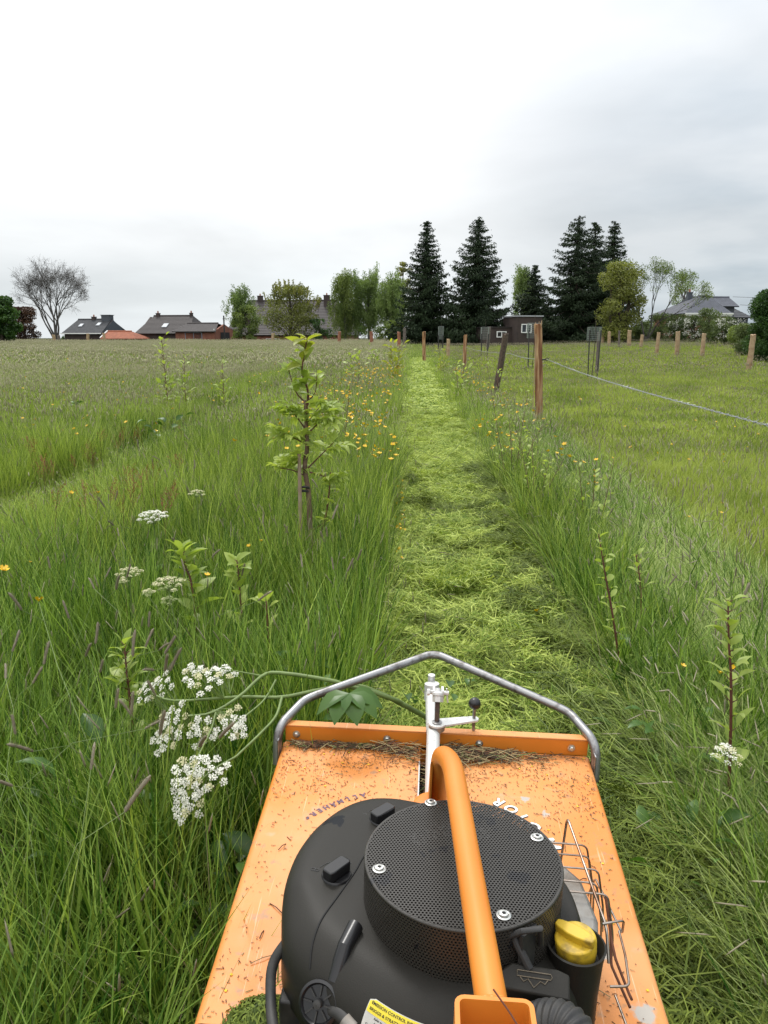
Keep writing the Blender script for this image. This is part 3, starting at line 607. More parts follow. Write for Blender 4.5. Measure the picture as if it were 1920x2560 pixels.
def build_column():
    # silver steering tube over the slot and its height screw with crank
    b = MB(); b.tube([(-.006, .12, .435), (-.006, .30, .462), (-.005, .428, .487)], .0165, 20); b.tube([(-.005, .425, .480), (-.006, .455, .48)], .0185, 20)
    col = b.build('steering_tube', M['silver'], mower, smooth_deg=50)
    b = MB(); b.tube([(-.008, .44, .478), (-.011, .55, .487), (-.012, .645, .492)], .0155, 18); b.tube([(-.012, .62, .47), (-.012, .625, .515)], .019, 18); b.tube([(-.012, .66, .44), (-.012, .655, .528)], .010, 12)
    b.build('front_column', M['silver'], mower, smooth_deg=50)
    b = MB(); b.tube([(-.005, .66, .50), (-.005, .662, .20)], .016, 14)
    for s in (-1, 1): b.tube([(s * .045, .66, .20), (s * .045, .66, .09)], .010, 8)
    b.tube([(-.05, .66, .20), (.05, .66, .20)], .011, 8); b.build('wheel_fork', M['silver'], mower)
    b = MB(); b.lathe([(.03, -.028), (.085, -.03), (.095, -.018), (.095, .018), (.085, .03), (.03, .028)], c=(0, .66, .092), M=Matrix.Rotation(R(90), 4, 'Y'), n=28); b.build('front_wheel', M['rubber'], mower)
    # crank: ring round the threaded rod, arm to the right, ball knob on a peg
    zc = .505; c0 = Vector((.003, .419, zc)); c1 = Vector((.097, .452, zc + .006))
    out = []; r0, r1 = .0215, .0125; d = (c1 - c0).normalized(); n = Vector((-d.y, d.x, 0))
    for k in range(13):
        a = PI / 2 + .5 + k / 12 * (PI + -1.0 + 1.0); a = math.radians(110 + k * 220 / 12 - 20); v = d * math.cos(a) + n * math.sin(a); out.append((c0.x + v.x * r0, c0.y + v.y * r0))
    for k in range(9):
        a = math.radians(-90 + k * 180 / 8); v = d * math.cos(a) + n * math.sin(a); out.append((c1.x + v.x * r1, c1.y + v.y * r1))
    b = MB(); b.prism(out, zc - .0025, zc + .0035); crank = b.build('crank', M['silver'], mower, bevel=.001)
    b = MB(); b.lathe([(.0205, -.014), (.0205, -.0035)], c=c0, n=24); b.lathe([(.0125, .0035), (.0125, .006), (.009, .007)], c=c0, n=18); b.build('collar', M['steel'], mower)
    b = MB(); prof = []
    for k in range(26): prof += [(.0068, k * .0027), (.0058, k * .0027 + .00135)]
    Mr = Matrix.Rotation(R(-24), 4, 'X'); b.lathe(prof, c=c0, M=Mr, n=14); b.build('threaded_rod', M['rustrod'], mower)
    top = c0 + Mr @ Vector((0, 0, .068))
    b = MB(); b.lathe([(.0125, -.014), (.0125, 0)], c=top, M=Mr, n=6); b.lathe([(.010, 0), (.014, .002), (.014, .008), (.008, .012), (.006, .02)], c=top, M=Mr, n=16)
    b.tube([top + Vector((-.026, .012, .004)), top + Vector((.028, .012, .004))], .0055, 12); b.tube([top + Vector((-.027, .012, .004)), top + Vector((-.020, .012, .004))], .0085, 6); b.tube([top + Vector((.022, .012, .016)), top + Vector((.026, .012, -.022))], .0022, 6)
    b.box(top + Vector((-.010, .016, -.002)), (.006, .03, .03)); b.box(top + Vector((.012, .016, -.002)), (.006, .03, .03))
    b.build('clevis', M['silver'], mower, smooth_deg=40)
    b = MB(); b.tube([c1 + Vector((0, 0, -.052)), c1 + Vector((0, 0, .03))], .0042, 10); b.lathe([(.0075, -.052), (.0075, -.046)], c=c1, n=6); b.build('crank_peg', M['steel'], crank)
    b = MB(); prof = [(.0002, -.0155)] + [(.0155 * math.cos(a), .0155 * math.sin(a)) for a in np.linspace(-1.35, 1.5, 14)]; b.lathe(prof, c=c1 + Vector((0, 0, .038)), n=24); b.build('knob', M['blackg'], crank, smooth_deg=80)
build_column()
def build_arm():
    P = round_path([(.004, .10, .48), (.002, -.075, .712), (.020, -.15, .738), (.052, -.662, .748)], .045, 9)
    b = MB(); b.tube(P, .0178, 24); b.build('lifting_tube', M['orange'], mower, smooth_deg=60)
    b = MB(); b.tube([Vector((.052 + .0195 * math.cos(a), -.6585 + .0018 * math.sin(7 * a), .748 + .0195 * math.sin(a))) for a in np.linspace(0, 2 * PI, 60)], [.0026 + .0007 * math.sin(i * 1.3) for i in range(60)], 6); b.build('weld_bead', M['orange'], mower, smooth_deg=60)
    b = MB(); vs = [(-.016, .19, .44), (-.016, .02, .44), (-.016, -.07, .69), (-.016, .0, .64)]
    b.add([Vector(v) for v in vs] + [Vector(v) + Vector((.004, 0, 0)) for v in vs], [(0, 1, 2, 3), (7, 6, 5, 4), (0, 4, 5, 1), (1, 5, 6, 2), (2, 6, 7, 3), (3, 7, 4, 0)]); b.build('gusset', M['orange'], mower)
    b = MB(); b.lathe([(.048, .0), (.048, .095), (.040, .10), (.0, .10)], c=(.0, .115, .385), n=32); b.box((.0, .03, .43), (.09, .14, .1)); b.build('steering_head', M['orange'], mower, bevel=.003)
    # square socket, open at the top, welded to the tube's rear end
    cx, cyy, h, t, zt = .051, -.702, .0415, .0052, .770
    def sq(r, c, n=5):
        o = []
        for qx, qy, a0 in ((1, 1, 0), (-1, 1, 90), (-1, -1, 180), (1, -1, 270)):
            for k in range(n): a = R(a0 + 90 * k / (n - 1)); o.append((cx + qx * (r - c) + c * math.cos(a), cyy + qy * (r - c) + c * math.sin(a)))
        return o
    o = sq(h, .011); i = sq(h - t, .006); n = len(o); b = MB(); z0 = .42
    vs = [(x, y, z0) for x, y in o] + [(x, y, zt) for x, y in o] + [(x, y, zt) for x, y in i] + [(x, y, z0) for x, y in i]
    fs = []
    for k in range(n):
        q = (k + 1) % n; fs += [(k, q, n + q, n + k), (n + k, n + q, 2 * n + q, 2 * n + k), (2 * n + k, 2 * n + q, 3 * n + q, 3 * n + k)]
    b.add(vs, fs); s = b.build('handle_socket', M['orange'], mower, smooth_deg=50)
    b = MB(); My = Matrix.Rotation(R(90), 4, 'X'); b.lathe([(.0, 0), (.0112, 0), (.0112, .0012), (0, .0012)], c=(cx, cyy + h - t - .0004, .724), M=My, n=24, cap=False); b.build('pin_hole', M['inside'], s)
    b = MB(); b.tube(curve_pts([(cx - .001, cyy + h - .002, .781), (cx + .022, cyy + .01, .768), (cx + .05, cyy - .035, .74)], 8), .0011, 6); b.build('loose_wire', M['rust'], s)
    # chassis and rear wheels behind and below the picture
    b = MB(); b.box((.02, -.56, .39), (.34, .44, .04)); b.box((.0625, -.66, .40), (.12, .20, .06)); b.build('chassis', M['orange'], mower, bevel=.004)
    for s in (-1, 1):
        b = MB(); Mx = Matrix.Rotation(R(90), 4, 'Y'); b.lathe([(.06, -.03), (.17, -.04), (.19, -.03), (.2, 0), (.19, .03), (.17, .04), (.06, .03)], c=(s * .27, -.72, .2), M=Mx, n=32)
        for k in range(22):
            a = 2 * PI * k / 22; b.box((s * .27, -.72 + .198 * math.cos(a), .2 + .198 * math.sin(a)), (.07, .02, .016), Matrix.Rotation(a, 4, 'X'))
        w = b.build('rear_wheel', M['rubber'], mower); b = MB(); b.lathe([(.02, -.032), (.11, -.032), (.11, .032), (.02, .032)], c=(s * .27, -.72, .2), M=Mx, n=24); b.build('rim', M['orange'], w)
    b = MB(); b.tube([(-.27, -.72, .2), (.27, -.72, .2)], .014, 10); b.build('axle', M['steel'], mower)
build_arm()

EC = Vector((.038, -.268, 0)); SR = .1575; STOP = .642; SBOT = .552
RT = [(0, .196), (20, .20), (45, .205), (62, .215), (80, .240), (96, .272), (108, .305), (117, .330), (123, .340), (130, .340), (141, .330), (156, .314), (170, .300), (185, .290), (197, .286), (208, .272), (222, .255), (240, .246), (262, .240), (285, .236), (310, .225), (335, .205), (360, .196)]
def Rth(th):
    th = th % 360
    for (a, ra), (b, rb) in zip(RT, RT[1:]):
        if a <= th <= b:
            i = RT.index((a, ra)); r0 = RT[i - 1][1] if i else RT[-2][1]; r3 = RT[i + 2][1] if i + 2 < len(RT) else RT[1][1]; t = (th - a) / (b - a)
            return .5 * (2 * ra + (rb - r0) * t + (2 * r0 - 5 * ra + 4 * rb - r3) * t * t + (3 * ra - r0 - 3 * rb + r3) * t ** 3)
def shroud_z(th, q):
    """height of the shroud top at angle th, q=0 at the screen, 1 at the outer wall"""
    rear = max(0, math.cos(R(th - 268))) ** .8; top = .556 + .017 * max(0, math.cos(R(th - 165)))
    w = .28 + .62 * rear; drop = .045 + .045 * rear
    if q < 1 - w: return top
    u = (q - (1 - w)) / w; return top - drop * (1 - math.sqrt(max(0, 1 - u * u)))
def shroud_pt(x, y, up=0):
    d = Vector((x - EC.x, y - EC.y)); th = math.degrees(math.atan2(d.y, d.x)) % 360; rr = Rth(th); q = (d.length - SR + .008) / (rr - SR + .008)
    return Vector((x, y, shroud_z(th, min(max(q, 0), .98)) + up))
def text_mesh(txt, size, m, extr=.0004, bold=.0, shear=0, align='CENTER', sp=1.0):
    c = bpy.data.curves.new('lettering', 'FONT'); c.body = txt; c.size = size; c.extrude = extr; c.offset = bold; c.shear = shear; c.align_x = align; c.align_y = 'CENTER'; c.resolution_u = 3; c.space_character = sp
    o = bpy.data.objects.new('tmp', c); COL.objects.link(o); bpy.context.view_layer.update()
    me = bpy.data.meshes.new_from_object(o.evaluated_get(bpy.context.evaluated_depsgraph_get())); bpy.data.objects.remove(o); bpy.data.curves.remove(c)
    me.materials.clear(); me.materials.append(m); return me
def build_engine():
    b = MB(); b.lathe([(.17, .40), (.185, .41), (.185, .50), (.16, .55)], c=(EC.x, EC.y, 0), n=40)
    for k in range(7): b.lathe([(.192, .415 + k * .011), (.192, .419 + k * .011)], c=(EC.x, EC.y, 0), n=40)
    b.box((EC.x, EC.y, .385), (.30, .34, .04)); b.box((.20, -.17, .44), (.12, .11, .10))
    eng = b.build('engine', M['black'], mower, smooth_deg=40)
    # shroud
    n = 144; prof_q = [0, .12, .25, .4, .52, .62, .70, .77, .83, .88, .92, .95, .975, .99, 1]
    vs = []; k = len(prof_q) + 3
    for j in range(n):
        th = 360 * j / n; rr = Rth(th); ca, sa = math.cos(R(th)), math.sin(R(th)); r0 = SR - .008
        vs.append((EC.x + ca * (r0 - .004), EC.y + sa * (r0 - .004), .50))
        for q in prof_q: r_ = r0 + (rr - r0) * q; vs.append((EC.x + ca * r_, EC.y + sa * r_, shroud_z(th, q)))
        left = max(0, math.cos(R(th - 175))); rear = max(0, math.cos(R(th - 268)))
        vs.append((EC.x + ca * (rr + .001), EC.y + sa * (rr + .001), shroud_z(th, 1) - .035 - .03 * left)); vs.append((EC.x + ca * (rr - .02 - .03 * left), EC.y + sa * (rr - .02 - .03 * left), .405))
    fs = [(j * k + i, ((j + 1) % n) * k + i, ((j + 1) % n) * k + i + 1, j * k + i + 1) for j in range(n) for i in range(k - 1)]
    b = MB(); b.add(vs, [f[::-1] for f in fs]); b.build('shroud', M['black'], eng, smooth_deg=60)
    # seam of the air-cleaner cover
    pts = [(-.104, -.140), (-.126, -.186), (-.139, -.232), (-.158, -.283), (-.172, -.318), (-.182, -.345), (-.188, -.372), (-.188, -.395)]
    b = MB(); cp = [shroud_pt(p.x, p.y, .0002) for p in curve_pts([(x, y, 0) for x, y in pts], 40)]; b.tube(cp, .0017, 6); b.build('cover_seam', M['inside'], eng)
    # fan and dark inside
    b = MB(); b.lathe([(.0, .60), (.04, .60), (.05, .585), (.13, .572), (.13, .56), (0, .56)], c=(EC.x, EC.y, 0), n=36, cap=False)
    for q in range(18):
        a = 2 * PI * q / 18; b.box((EC.x + .095 * math.cos(a), EC.y + .095 * math.sin(a), .595), (.06, .003, .03), Matrix.Rotation(a, 4, 'Z') @ Matrix.Rotation(.5, 4, 'X'))
    fan = b.build('fan', M['inside'], eng)
    b = MB()
    for a0 in (-.9, 0, .9):
        for q in range(16):
            a = R(90) + a0 * .55 + q * .028 + (0 if a0 else .06); rr_ = .104 + .014 * math.sin(q * 1.9 + a0 * 3); b.box((EC.x + rr_ * math.cos(a), EC.y + rr_ * math.sin(a), .618), (.010, .0035, .006), Matrix.Rotation(a, 4, 'Z'))
    b.build('fan_edge', M['alu'], fan)
    # perforated screen: real holes in a hexagonal pattern
    p = .0054; rh = p * .36
    def cell(c, ux, uy, t=.0):
        hx = []; ci = []
        for i in range(6):
            a = PI / 6 + i * PI / 3; hx.append((math.cos(a) * p / math.sqrt(3), math.sin(a) * p / math.sqrt(3))); ci.append((math.cos(a) * rh, math.sin(a) * rh))
        up = ux.cross(uy)
        vs = [c + ux * x + uy * y for x, y in hx] + [c + ux * x + uy * y for x, y in ci] + [c + ux * x + uy * y - up * .0015 for x, y in ci]
        return vs, [(i, (i + 1) % 6, 6 + (i + 1) % 6, 6 + i) for i in range(6)] + [(6 + i, 6 + (i + 1) % 6, 12 + (i + 1) % 6, 12 + i) for i in range(6)]
    b = MB(); X, Yv = Vector((1, 0, 0)), Vector((0, 1, 0)); rows = int(SR / (p * .866)) + 1
    for j in range(-rows, rows + 1):
        for i in range(-40, 41):
            x = (i + (.5 if j % 2 else 0)) * p; y = j * p * .8660254
            if math.hypot(x, y) > SR - .0035: continue
            vs, fs = cell(Vector((EC.x + x, EC.y + y, STOP)), X, Yv); b.add(vs, fs)
    b.lathe([(SR - .0045, STOP - .0003), (SR - .001, STOP - .0003), (SR, STOP - .0015), (SR + .0002, STOP - .0035)], c=(EC.x, EC.y, 0), n=96, cap=False)
    b.build('screen_top', M['mesh'], eng, smooth_deg=30)
    b = MB(); nn = round(2 * PI * SR / p); rws = int((STOP - SBOT) / (p * .866)) + 1
    for j in range(rws):
        z = STOP - .0035 - (j + .5) * p * .866
        for i in range(nn):
            a = 2 * PI * (i + (.5 if j % 2 else 0)) / nn; up = Vector((math.cos(a), math.sin(a), 0)); ux = Vector((-math.sin(a), math.cos(a), 0))
            vs, fs = cell(Vector((EC.x + SR * up.x, EC.y + SR * up.y, z)), ux, Vector((0, 0, 1))); b.add(vs, fs)
    b.build('screen_side', M['mesh'], eng, smooth_deg=30)
    b = MB(); b.lathe([(SR - .012, STOP - .012), (SR - .012, .54)], c=(EC.x, EC.y, 0), n=48, cap=False); b.build('screen_liner', M['inside'], eng)
    sm = MB(); sm.lathe([(.0, .0), (.0105, 0), (.0108, .0012), (.0085, .0022), (.0075, .0018)], n=24, cap=False); sm.lathe([(.0068, .0018), (.0062, .0042), (.003, .0046), (.0028, .0025), (.0, .0025)], n=20, cap=False); sme = sm.mesh('screw', M['bolt'], 40)
    for i, (x, y) in enumerate(((-.014, -.126), (-.093, -.308), (.163, -.207), (.092, -.390))): 
        o = link('screw', sme, eng, loc=(x, y, STOP + .0003)); st = MB()
        for q in range(3): st.box((0, 0, .0035), (.0052, .0017, .0026), Matrix.Rotation(q * PI / 3 + i, 4, 'Z'))
        link('socket', st.mesh('socket', M['ink']), o)
    # two wing knobs with their moulded arcs
    for (x, y, rot) in ((-.168, -.240, 52), (-.102, -.074, 48)):
        kb = MB(); kb.lathe([(.0255, -.004), (.0255, .0015), (.0235, .003), (.0, .003)], n=32, cap=False); kb.add(*(lambda m_: (m_.v, m_.f))(MB().prism([(-.024, -.009), (-.017, -.0125), (.020, -.0125), (.024, -.008), (.024, .008), (.020, .0125), (-.017, .0125), (-.024, .009)], .003, .021)))
        Mk = Matrix.Rotation(R(rot), 4, 'Z'); kb.v = [tuple(Mk @ Vector(v)) for v in kb.v]; p0 = shroud_pt(x, y)
        kn = kb.build('knob', M['blackg'], eng, loc=p0, bevel=.0025)
        ar = MB(); ar.tube([Vector((.034 * math.cos(a), .034 * math.sin(a), .0004)) for a in np.linspace(R(75), R(150), 14)], .0007, 5)
        for a, s in ((R(165), .004), (R(62), .0035)): ar.tube([Vector((.036 * math.cos(a) + s * math.cos(t), .036 * math.sin(a) + s * .8 * math.sin(t), .0004)) for t in np.linspace(0, 2 * PI, 12)], .0006, 5)
        a = R(165); ar.tube([Vector((.042 * math.cos(a) + .004 * math.cos(t), .042 * math.sin(a) + .0032 * math.sin(t), .0004)) for t in np.linspace(0, 2 * PI, 12)], .0006, 5)
        ar.build('moulded_mark', M['ink_grey'], kn)
    # left hose, pump, bent lever, clamp hose
    b = MB(); b.tube(curve_pts([(-.232, -.315, .515), (-.256, -.335, .48), (-.252, -.375, .455), (-.235, -.43, .45), (-.20, -.50, .43)], 24), .0085, 12); b.build('hose', M['rubber'], eng)
    b = MB(); b.box((-.215, -.35, .425), (.05, .05, .05)); b.box((-.222, -.335, .452), (.03, .022, .012)); b.build('bracket', M['rubber'], eng, bevel=.004)
    ax = Vector((-.25, -.80, .52)).normalized(); q = ax.to_track_quat('Z', 'Y').to_matrix().to_4x4(); pc = Vector((-.168, -.425, .505))
    b = MB(); b.lathe([(.026, -.035), (.029, -.03), (.030, 0), (.031, .002), (.031, .008), (.027, .010), (.024, .006), (.0, .006)], c=pc, M=q, n=32); pump = b.build('fuel_pump', M['blackg'], eng)
    b = MB(); b.lathe([(.0, .006), (.006, .006), (.006, .014), (.0, .015)], c=pc, M=q, n=12, cap=False)
    for kk in range(8): b.box(pc + q @ Vector((.0165 * math.cos(kk * PI / 4), .0165 * math.sin(kk * PI / 4), .0075)), (.014, .002, .003), q.to_3x3().to_4x4() @ Matrix.Rotation(kk * PI / 4, 4, 'Z'))
    b.build('pump_cover', M['rubber'], pump)
    b = MB(); b.tube([shroud_pt(-.125, -.352, .006), shroud_pt(-.137, -.385, .006), Vector((-.148, -.410, .53))], [.0125, .011, .013], 14); b.build('pump_arm', M['blackg'], eng)
    b = MB(); b.tube(curve_pts([(-.150, -.43, .50), (-.132, -.445, .505), (-.108, -.468, .495), (-.085, -.50, .46)], 14), .0105, 14); fh = b.build('fuel_hose', M['rubber'], eng)
    b = MB(); b.tube([(-.127, -.449, .5045), (-.115, -.461, .500)], .0125, 16); b.build('hose_clamp', M['heat'], fh)
    # rating label on the rear slope
    W, H = .112, .066; TH0 = 249.5; RS0 = SR + .058
    rr_ = Rth(TH0); prof = []; r = RS0; acc = 0; zp = shroud_z(TH0, (RS0 - SR + .008) / (rr_ - SR + .008))
    while r < rr_: z_ = shroud_z(TH0, (r - SR + .008) / (rr_ - SR + .008)); acc += math.hypot(.0005, z_ - zp) if r > RS0 else 0; prof.append((acc, r, z_)); zp = z_; r += .0005
    for q_ in range(1, 120): prof.append((acc + q_ * .0005, rr_, zp - q_ * .0005))
    def wrap(me, up=0.0):
        for v in me.vertices:
            u, w_, h_ = v.co; d = max(0, min(H - w_ - .0, prof[-1][0] - .0002)); k = 0
            while k < len(prof) - 2 and prof[k + 1][0] < d: k += 1
            f_ = (d - prof[k][0]) / max(1e-6, prof[k + 1][0] - prof[k][0]); rr = prof[k][1] + (prof[k + 1][1] - prof[k][1]) * f_; th = R(TH0) + u / .205
            rl_ = Rth(math.degrees(th)); rr = SR + (rr - SR) * (rl_ - SR) / (rr_ - SR); zz = shroud_z(math.degrees(th), min(1, (rr - SR + .008) / (rl_ - SR + .008))) - max(0, d - acc)
            sl = math.atan2(prof[k][2] - prof[k + 1][2], prof[k + 1][1] - prof[k][1]); off = h_ + up; rr += math.sin(sl) * off
            v.co = (EC.x + rr * math.cos(th), EC.y + rr * math.sin(th), zz + math.cos(sl) * off)
        me.update(); return me
    def sheet(x0, x1, y0, y1, h_, m_, c0=0.0):
        b = MB(); nx, ny = 16, 14
        vs = []
        for a_ in range(nx + 1):
            for c_ in range(ny + 1):
                x = x0 + (x1 - x0) * a_ / nx; y = y0 + (y1 - y0) * c_ / ny; ed = min(x - x0, x1 - x)
                if c0 and y1 - y < c0 and ed < c0: y = min(y, y1 - c0 + math.sqrt(max(0, c0 * c0 - (c0 - ed) ** 2)))
                vs.append((x, y, h_))
        b.add(vs, [(a_ * (ny + 1) + c_, (a_ + 1) * (ny + 1) + c_, (a_ + 1) * (ny + 1) + c_ + 1, a_ * (ny + 1) + c_ + 1) for a_ in range(nx) for c_ in range(ny)]); return wrap(b.mesh('sheet', m_, 60))
    lab = link('rating_label', sheet(-W / 2, W / 2, 0, H, .0016, M['lab_w'], .004), eng); link('label_header', sheet(-W / 2 + .001, W / 2 - .001, H - .018, H - .001, .0022, M['lab_y'], .004), eng)
    for t, yy, sz, xx in (('EMISSION CONTROL INFORMATION', H - .0055, .0052, -.009), ('BRIGGS & STRATTON CORPORATION', H - .0128, .0050, -.009), ("Refer to owner's manual for maintenance specs, adjustments,", H - .0210, .0034, 0), ('& emissions durability info. This engine meets U.S. EPA and', H - .0265, .0034, 0),
                      ('California EXH SORE regulations for:', H - .0320, .0038, -.022), ('Model Year: 2019      EU: V1', H - .036, .0042, -.016), ('Engine Family: KBSXS.3442VA', H - .041, .0042, .018), ('Displacement: 344 cc', H - .046, .0042, -.02)):
        me = text_mesh(t, sz, M['ink'], 0, .0001)
        for v in me.vertices: v.co.x += xx; v.co.y += yy
        link('lettering', wrap(me, .0028), eng)
    b = MB(); b.tube([Vector((.040 + .0065 * math.cos(a) * (1 if abs(math.cos(a)) < .9 else 1.25), H - .0095 + .0034 * math.sin(a), .0028)) for a in np.linspace(0, 2 * PI, 16)], .0005, 5)
    b.prism([(.034, H - .0106), (.047, H - .0106), (.047, H - .0086), (.034, H - .0086)], .0026, .0030); link('emblem', wrap(b.mesh('emblem', M['ink'])), eng)
    # oil filler: tall neck with flared cup, yellow wing cap
    nc = Vector((.205, -.362, 0)); b = MB(); b.lathe([(.036, .40), (.037, .50), (.040, .555), (.0425, .575), (.0435, .578), (.0405, .579), (.036, .565), (.034, .555), (.0, .555)], c=nc, n=40, cap=False); b.build('oil_neck', M['black'], eng, smooth_deg=60)
    tl_ = Matrix.Rotation(R(-8), 4, 'Y') @ Matrix.Rotation(R(6), 4, 'X'); b = MB(); cc = nc + Vector((0, 0, .570)); b.lathe([(.0285, -.01), (.030, 0), (.0305, .018), (.0295, .022), (.0, .0225)], c=cc, M=tl_, n=44, cap=False)
    g = MB(); g.prism([(-.031, -.005), (-.024, -.0075), (-.008, -.0105), (.008, -.0105), (.024, -.0075), (.031, -.005), (.031, .005), (.024, .0075), (.008, .0105), (-.008, .0105), (-.024, .0075), (-.031, .005)], .021, .035)
    Mc = tl_ @ Matrix.Rotation(R(-38), 4, 'Z'); b.add([Mc @ Vector(v) + cc for v in g.v], g.f); b.build('oil_cap', M['yellow'], eng, smooth_deg=40, bevel=.0018)
    # lever with moulded diamond, bracket behind it
    b = MB(); Mb = Matrix.Rotation(R(-6), 4, 'Z') @ Matrix.Rotation(R(24), 4, 'X'); b.prism([(-.048, -.016), (.046, -.020), (.046, .014), (.03, .019), (-.034, .020), (-.05, .006)], -.014, .012, M=Mb, c=(.136, -.435, .572)); blk = b.build('starter_housing', M['black'], eng, bevel=.003)
    b = MB(); e = .0132; lw = .0007
    for pts in ([(-.026, .010), (.020, .010), (.022, .006), (.020, .0025), (-.026, .0025), (-.026, .010)], [(-.022, .0015), (-.017, -.004), (-.011, .0), (-.003, -.010), (.006, -.001), (.012, -.004), (.016, .0015)]):
        b.tube([Vector((.136, -.435, .572)) + Mb @ Vector((x, y, e)) for x, y in pts], lw, 5)
    b.build('emblem', M['tan'], blk)
    b = MB(); b.tube([(.128, -.425, .588), (.112, -.412, .612), (.104, -.402, .625)], .006, 10); b.box((.126, -.404, .60), (.006, .035, .065), Matrix.Rotation(R(-40), 4, 'Z')); b.tube([(.096, -.408, .622), (.115, -.416, .640), (.142, -.408, .640), (.147, -.392, .60)], .0045, 10); b.build('starter_bracket', M['rubber'], eng)
    # corrugated air hose that bends down towards the viewer
    cp = curve_pts([(.118, -.480, .515), (.142, -.492, .560), (.172, -.512, .572), (.190, -.555, .545), (.196, -.60, .49)], 120); rr = [.0315 + .0016 * math.sin(i * PI / 2.5) for i in range(len(cp))]
    b = MB(); b.tube(cp, rr, 32); b.build('corrugated_hose', M['rubber'], eng, smooth_deg=80)
    # muffler with heat shield and bright wire guard
    b = MB(); b.prism([(.196, -.315), (.258, -.290), (.272, -.22), (.262, -.125), (.236, -.085), (.196, -.085)], .43, .505); mu = b.build('muffler', M['heat'], mower, bevel=.008)
    b = MB(); b.prism([(.202, -.335), (.232, -.335), (.222, -.25), (.206, -.19), (.202, -.19)], .50, .535); b.build('side_cowl', M['black'], eng, bevel=.004)
    b = MB(); r = .0018
    def wire(pts, rad=.012, rr=r): b.tube(round_path(pts, rad, 5), rr, 8)
    for y, xo, z in ((-.098, .272, .555), (-.108, .275, .540), (-.150, .283, .545), (-.172, .276, .535), (-.205, .288, .540)):
        wire([(.17, y + .004, z), (xo, y, z), (xo + .012, y - .01, z - .07), (xo + .014, y - .012, .43)])
    wire([(.232, -.070, .47), (.238, -.075, .595), (.256, -.20, .565), (.268, -.285, .545), (.27, -.31, .50)], .014, .0024)
    wire([(.262, -.283, .548), (.298, -.272, .548), (.306, -.245, .50), (.300, -.16, .49), (.292, -.10, .49), (.286, -.085, .44)], .01, .002)
    wire([(.262, -.355, .50), (.292, -.352, .50), (.300, -.29, .50), (.302, -.24, .50)], .01, .002); wire([(.252, -.42, .47), (.282, -.412, .47), (.276, -.34, .47)], .01, .002)
    b.build('wire_guard', M['wire'], mu, smooth_deg=60)
    b = MB(); wire([(.290, -.185, .52), (.292, -.235, .48), (.286, -.29, .49), (.298, -.335, .47), (.296, -.355, .48)], .006, .0023); wire([(.298, -.19, .50), (.286, -.27, .46), (.300, -.34, .45)], .006, .0023); b.build('inner_wire', M['rust'], mu)
build_engine()
def deck_text():
    # MOTOR, upside down for the operator, half hidden behind the engine
    for ch, x, y, a in (('R', .150, .238, 147), ('O', .177, .217, 140), ('T', .200, .193, 133), ('O', .221, .164, 127), ('M', .249, .112, 116)):
        o = link('lettering', text_mesh(ch, .036 if ch != 'M' else .05, M['ink_white'], .0004, .0009, .25), mower); o.matrix_local = deck_M(x, y, .0012) @ Matrix.Rotation(R(a), 4, 'Z')
        o = link('lettering', text_mesh(ch, .036 if ch != 'M' else .05, M['ink'], .0002, .0016, .25), mower); o.matrix_local = deck_M(x - .001, y - .0018, .0006) @ Matrix.Rotation(R(a), 4, 'Z')
    s = 'ALLMÄHER®'; cx, cyy, rad = -.02, .02, .310      # arc round the engine
    for i, ch in enumerate(s):
        a = 118 + i * 3.7; o = link('lettering', text_mesh(ch, .019 if ch != '®' else .010, M['ink_violet'], .0003, .0006), mower)
        x, y = cx + rad * math.cos(R(a)), cyy + rad * math.sin(R(a)) * .80; o.matrix_local = deck_M(x, y, .0008) @ Matrix.Rotation(R(a + 86), 4, 'Z')
deck_text()

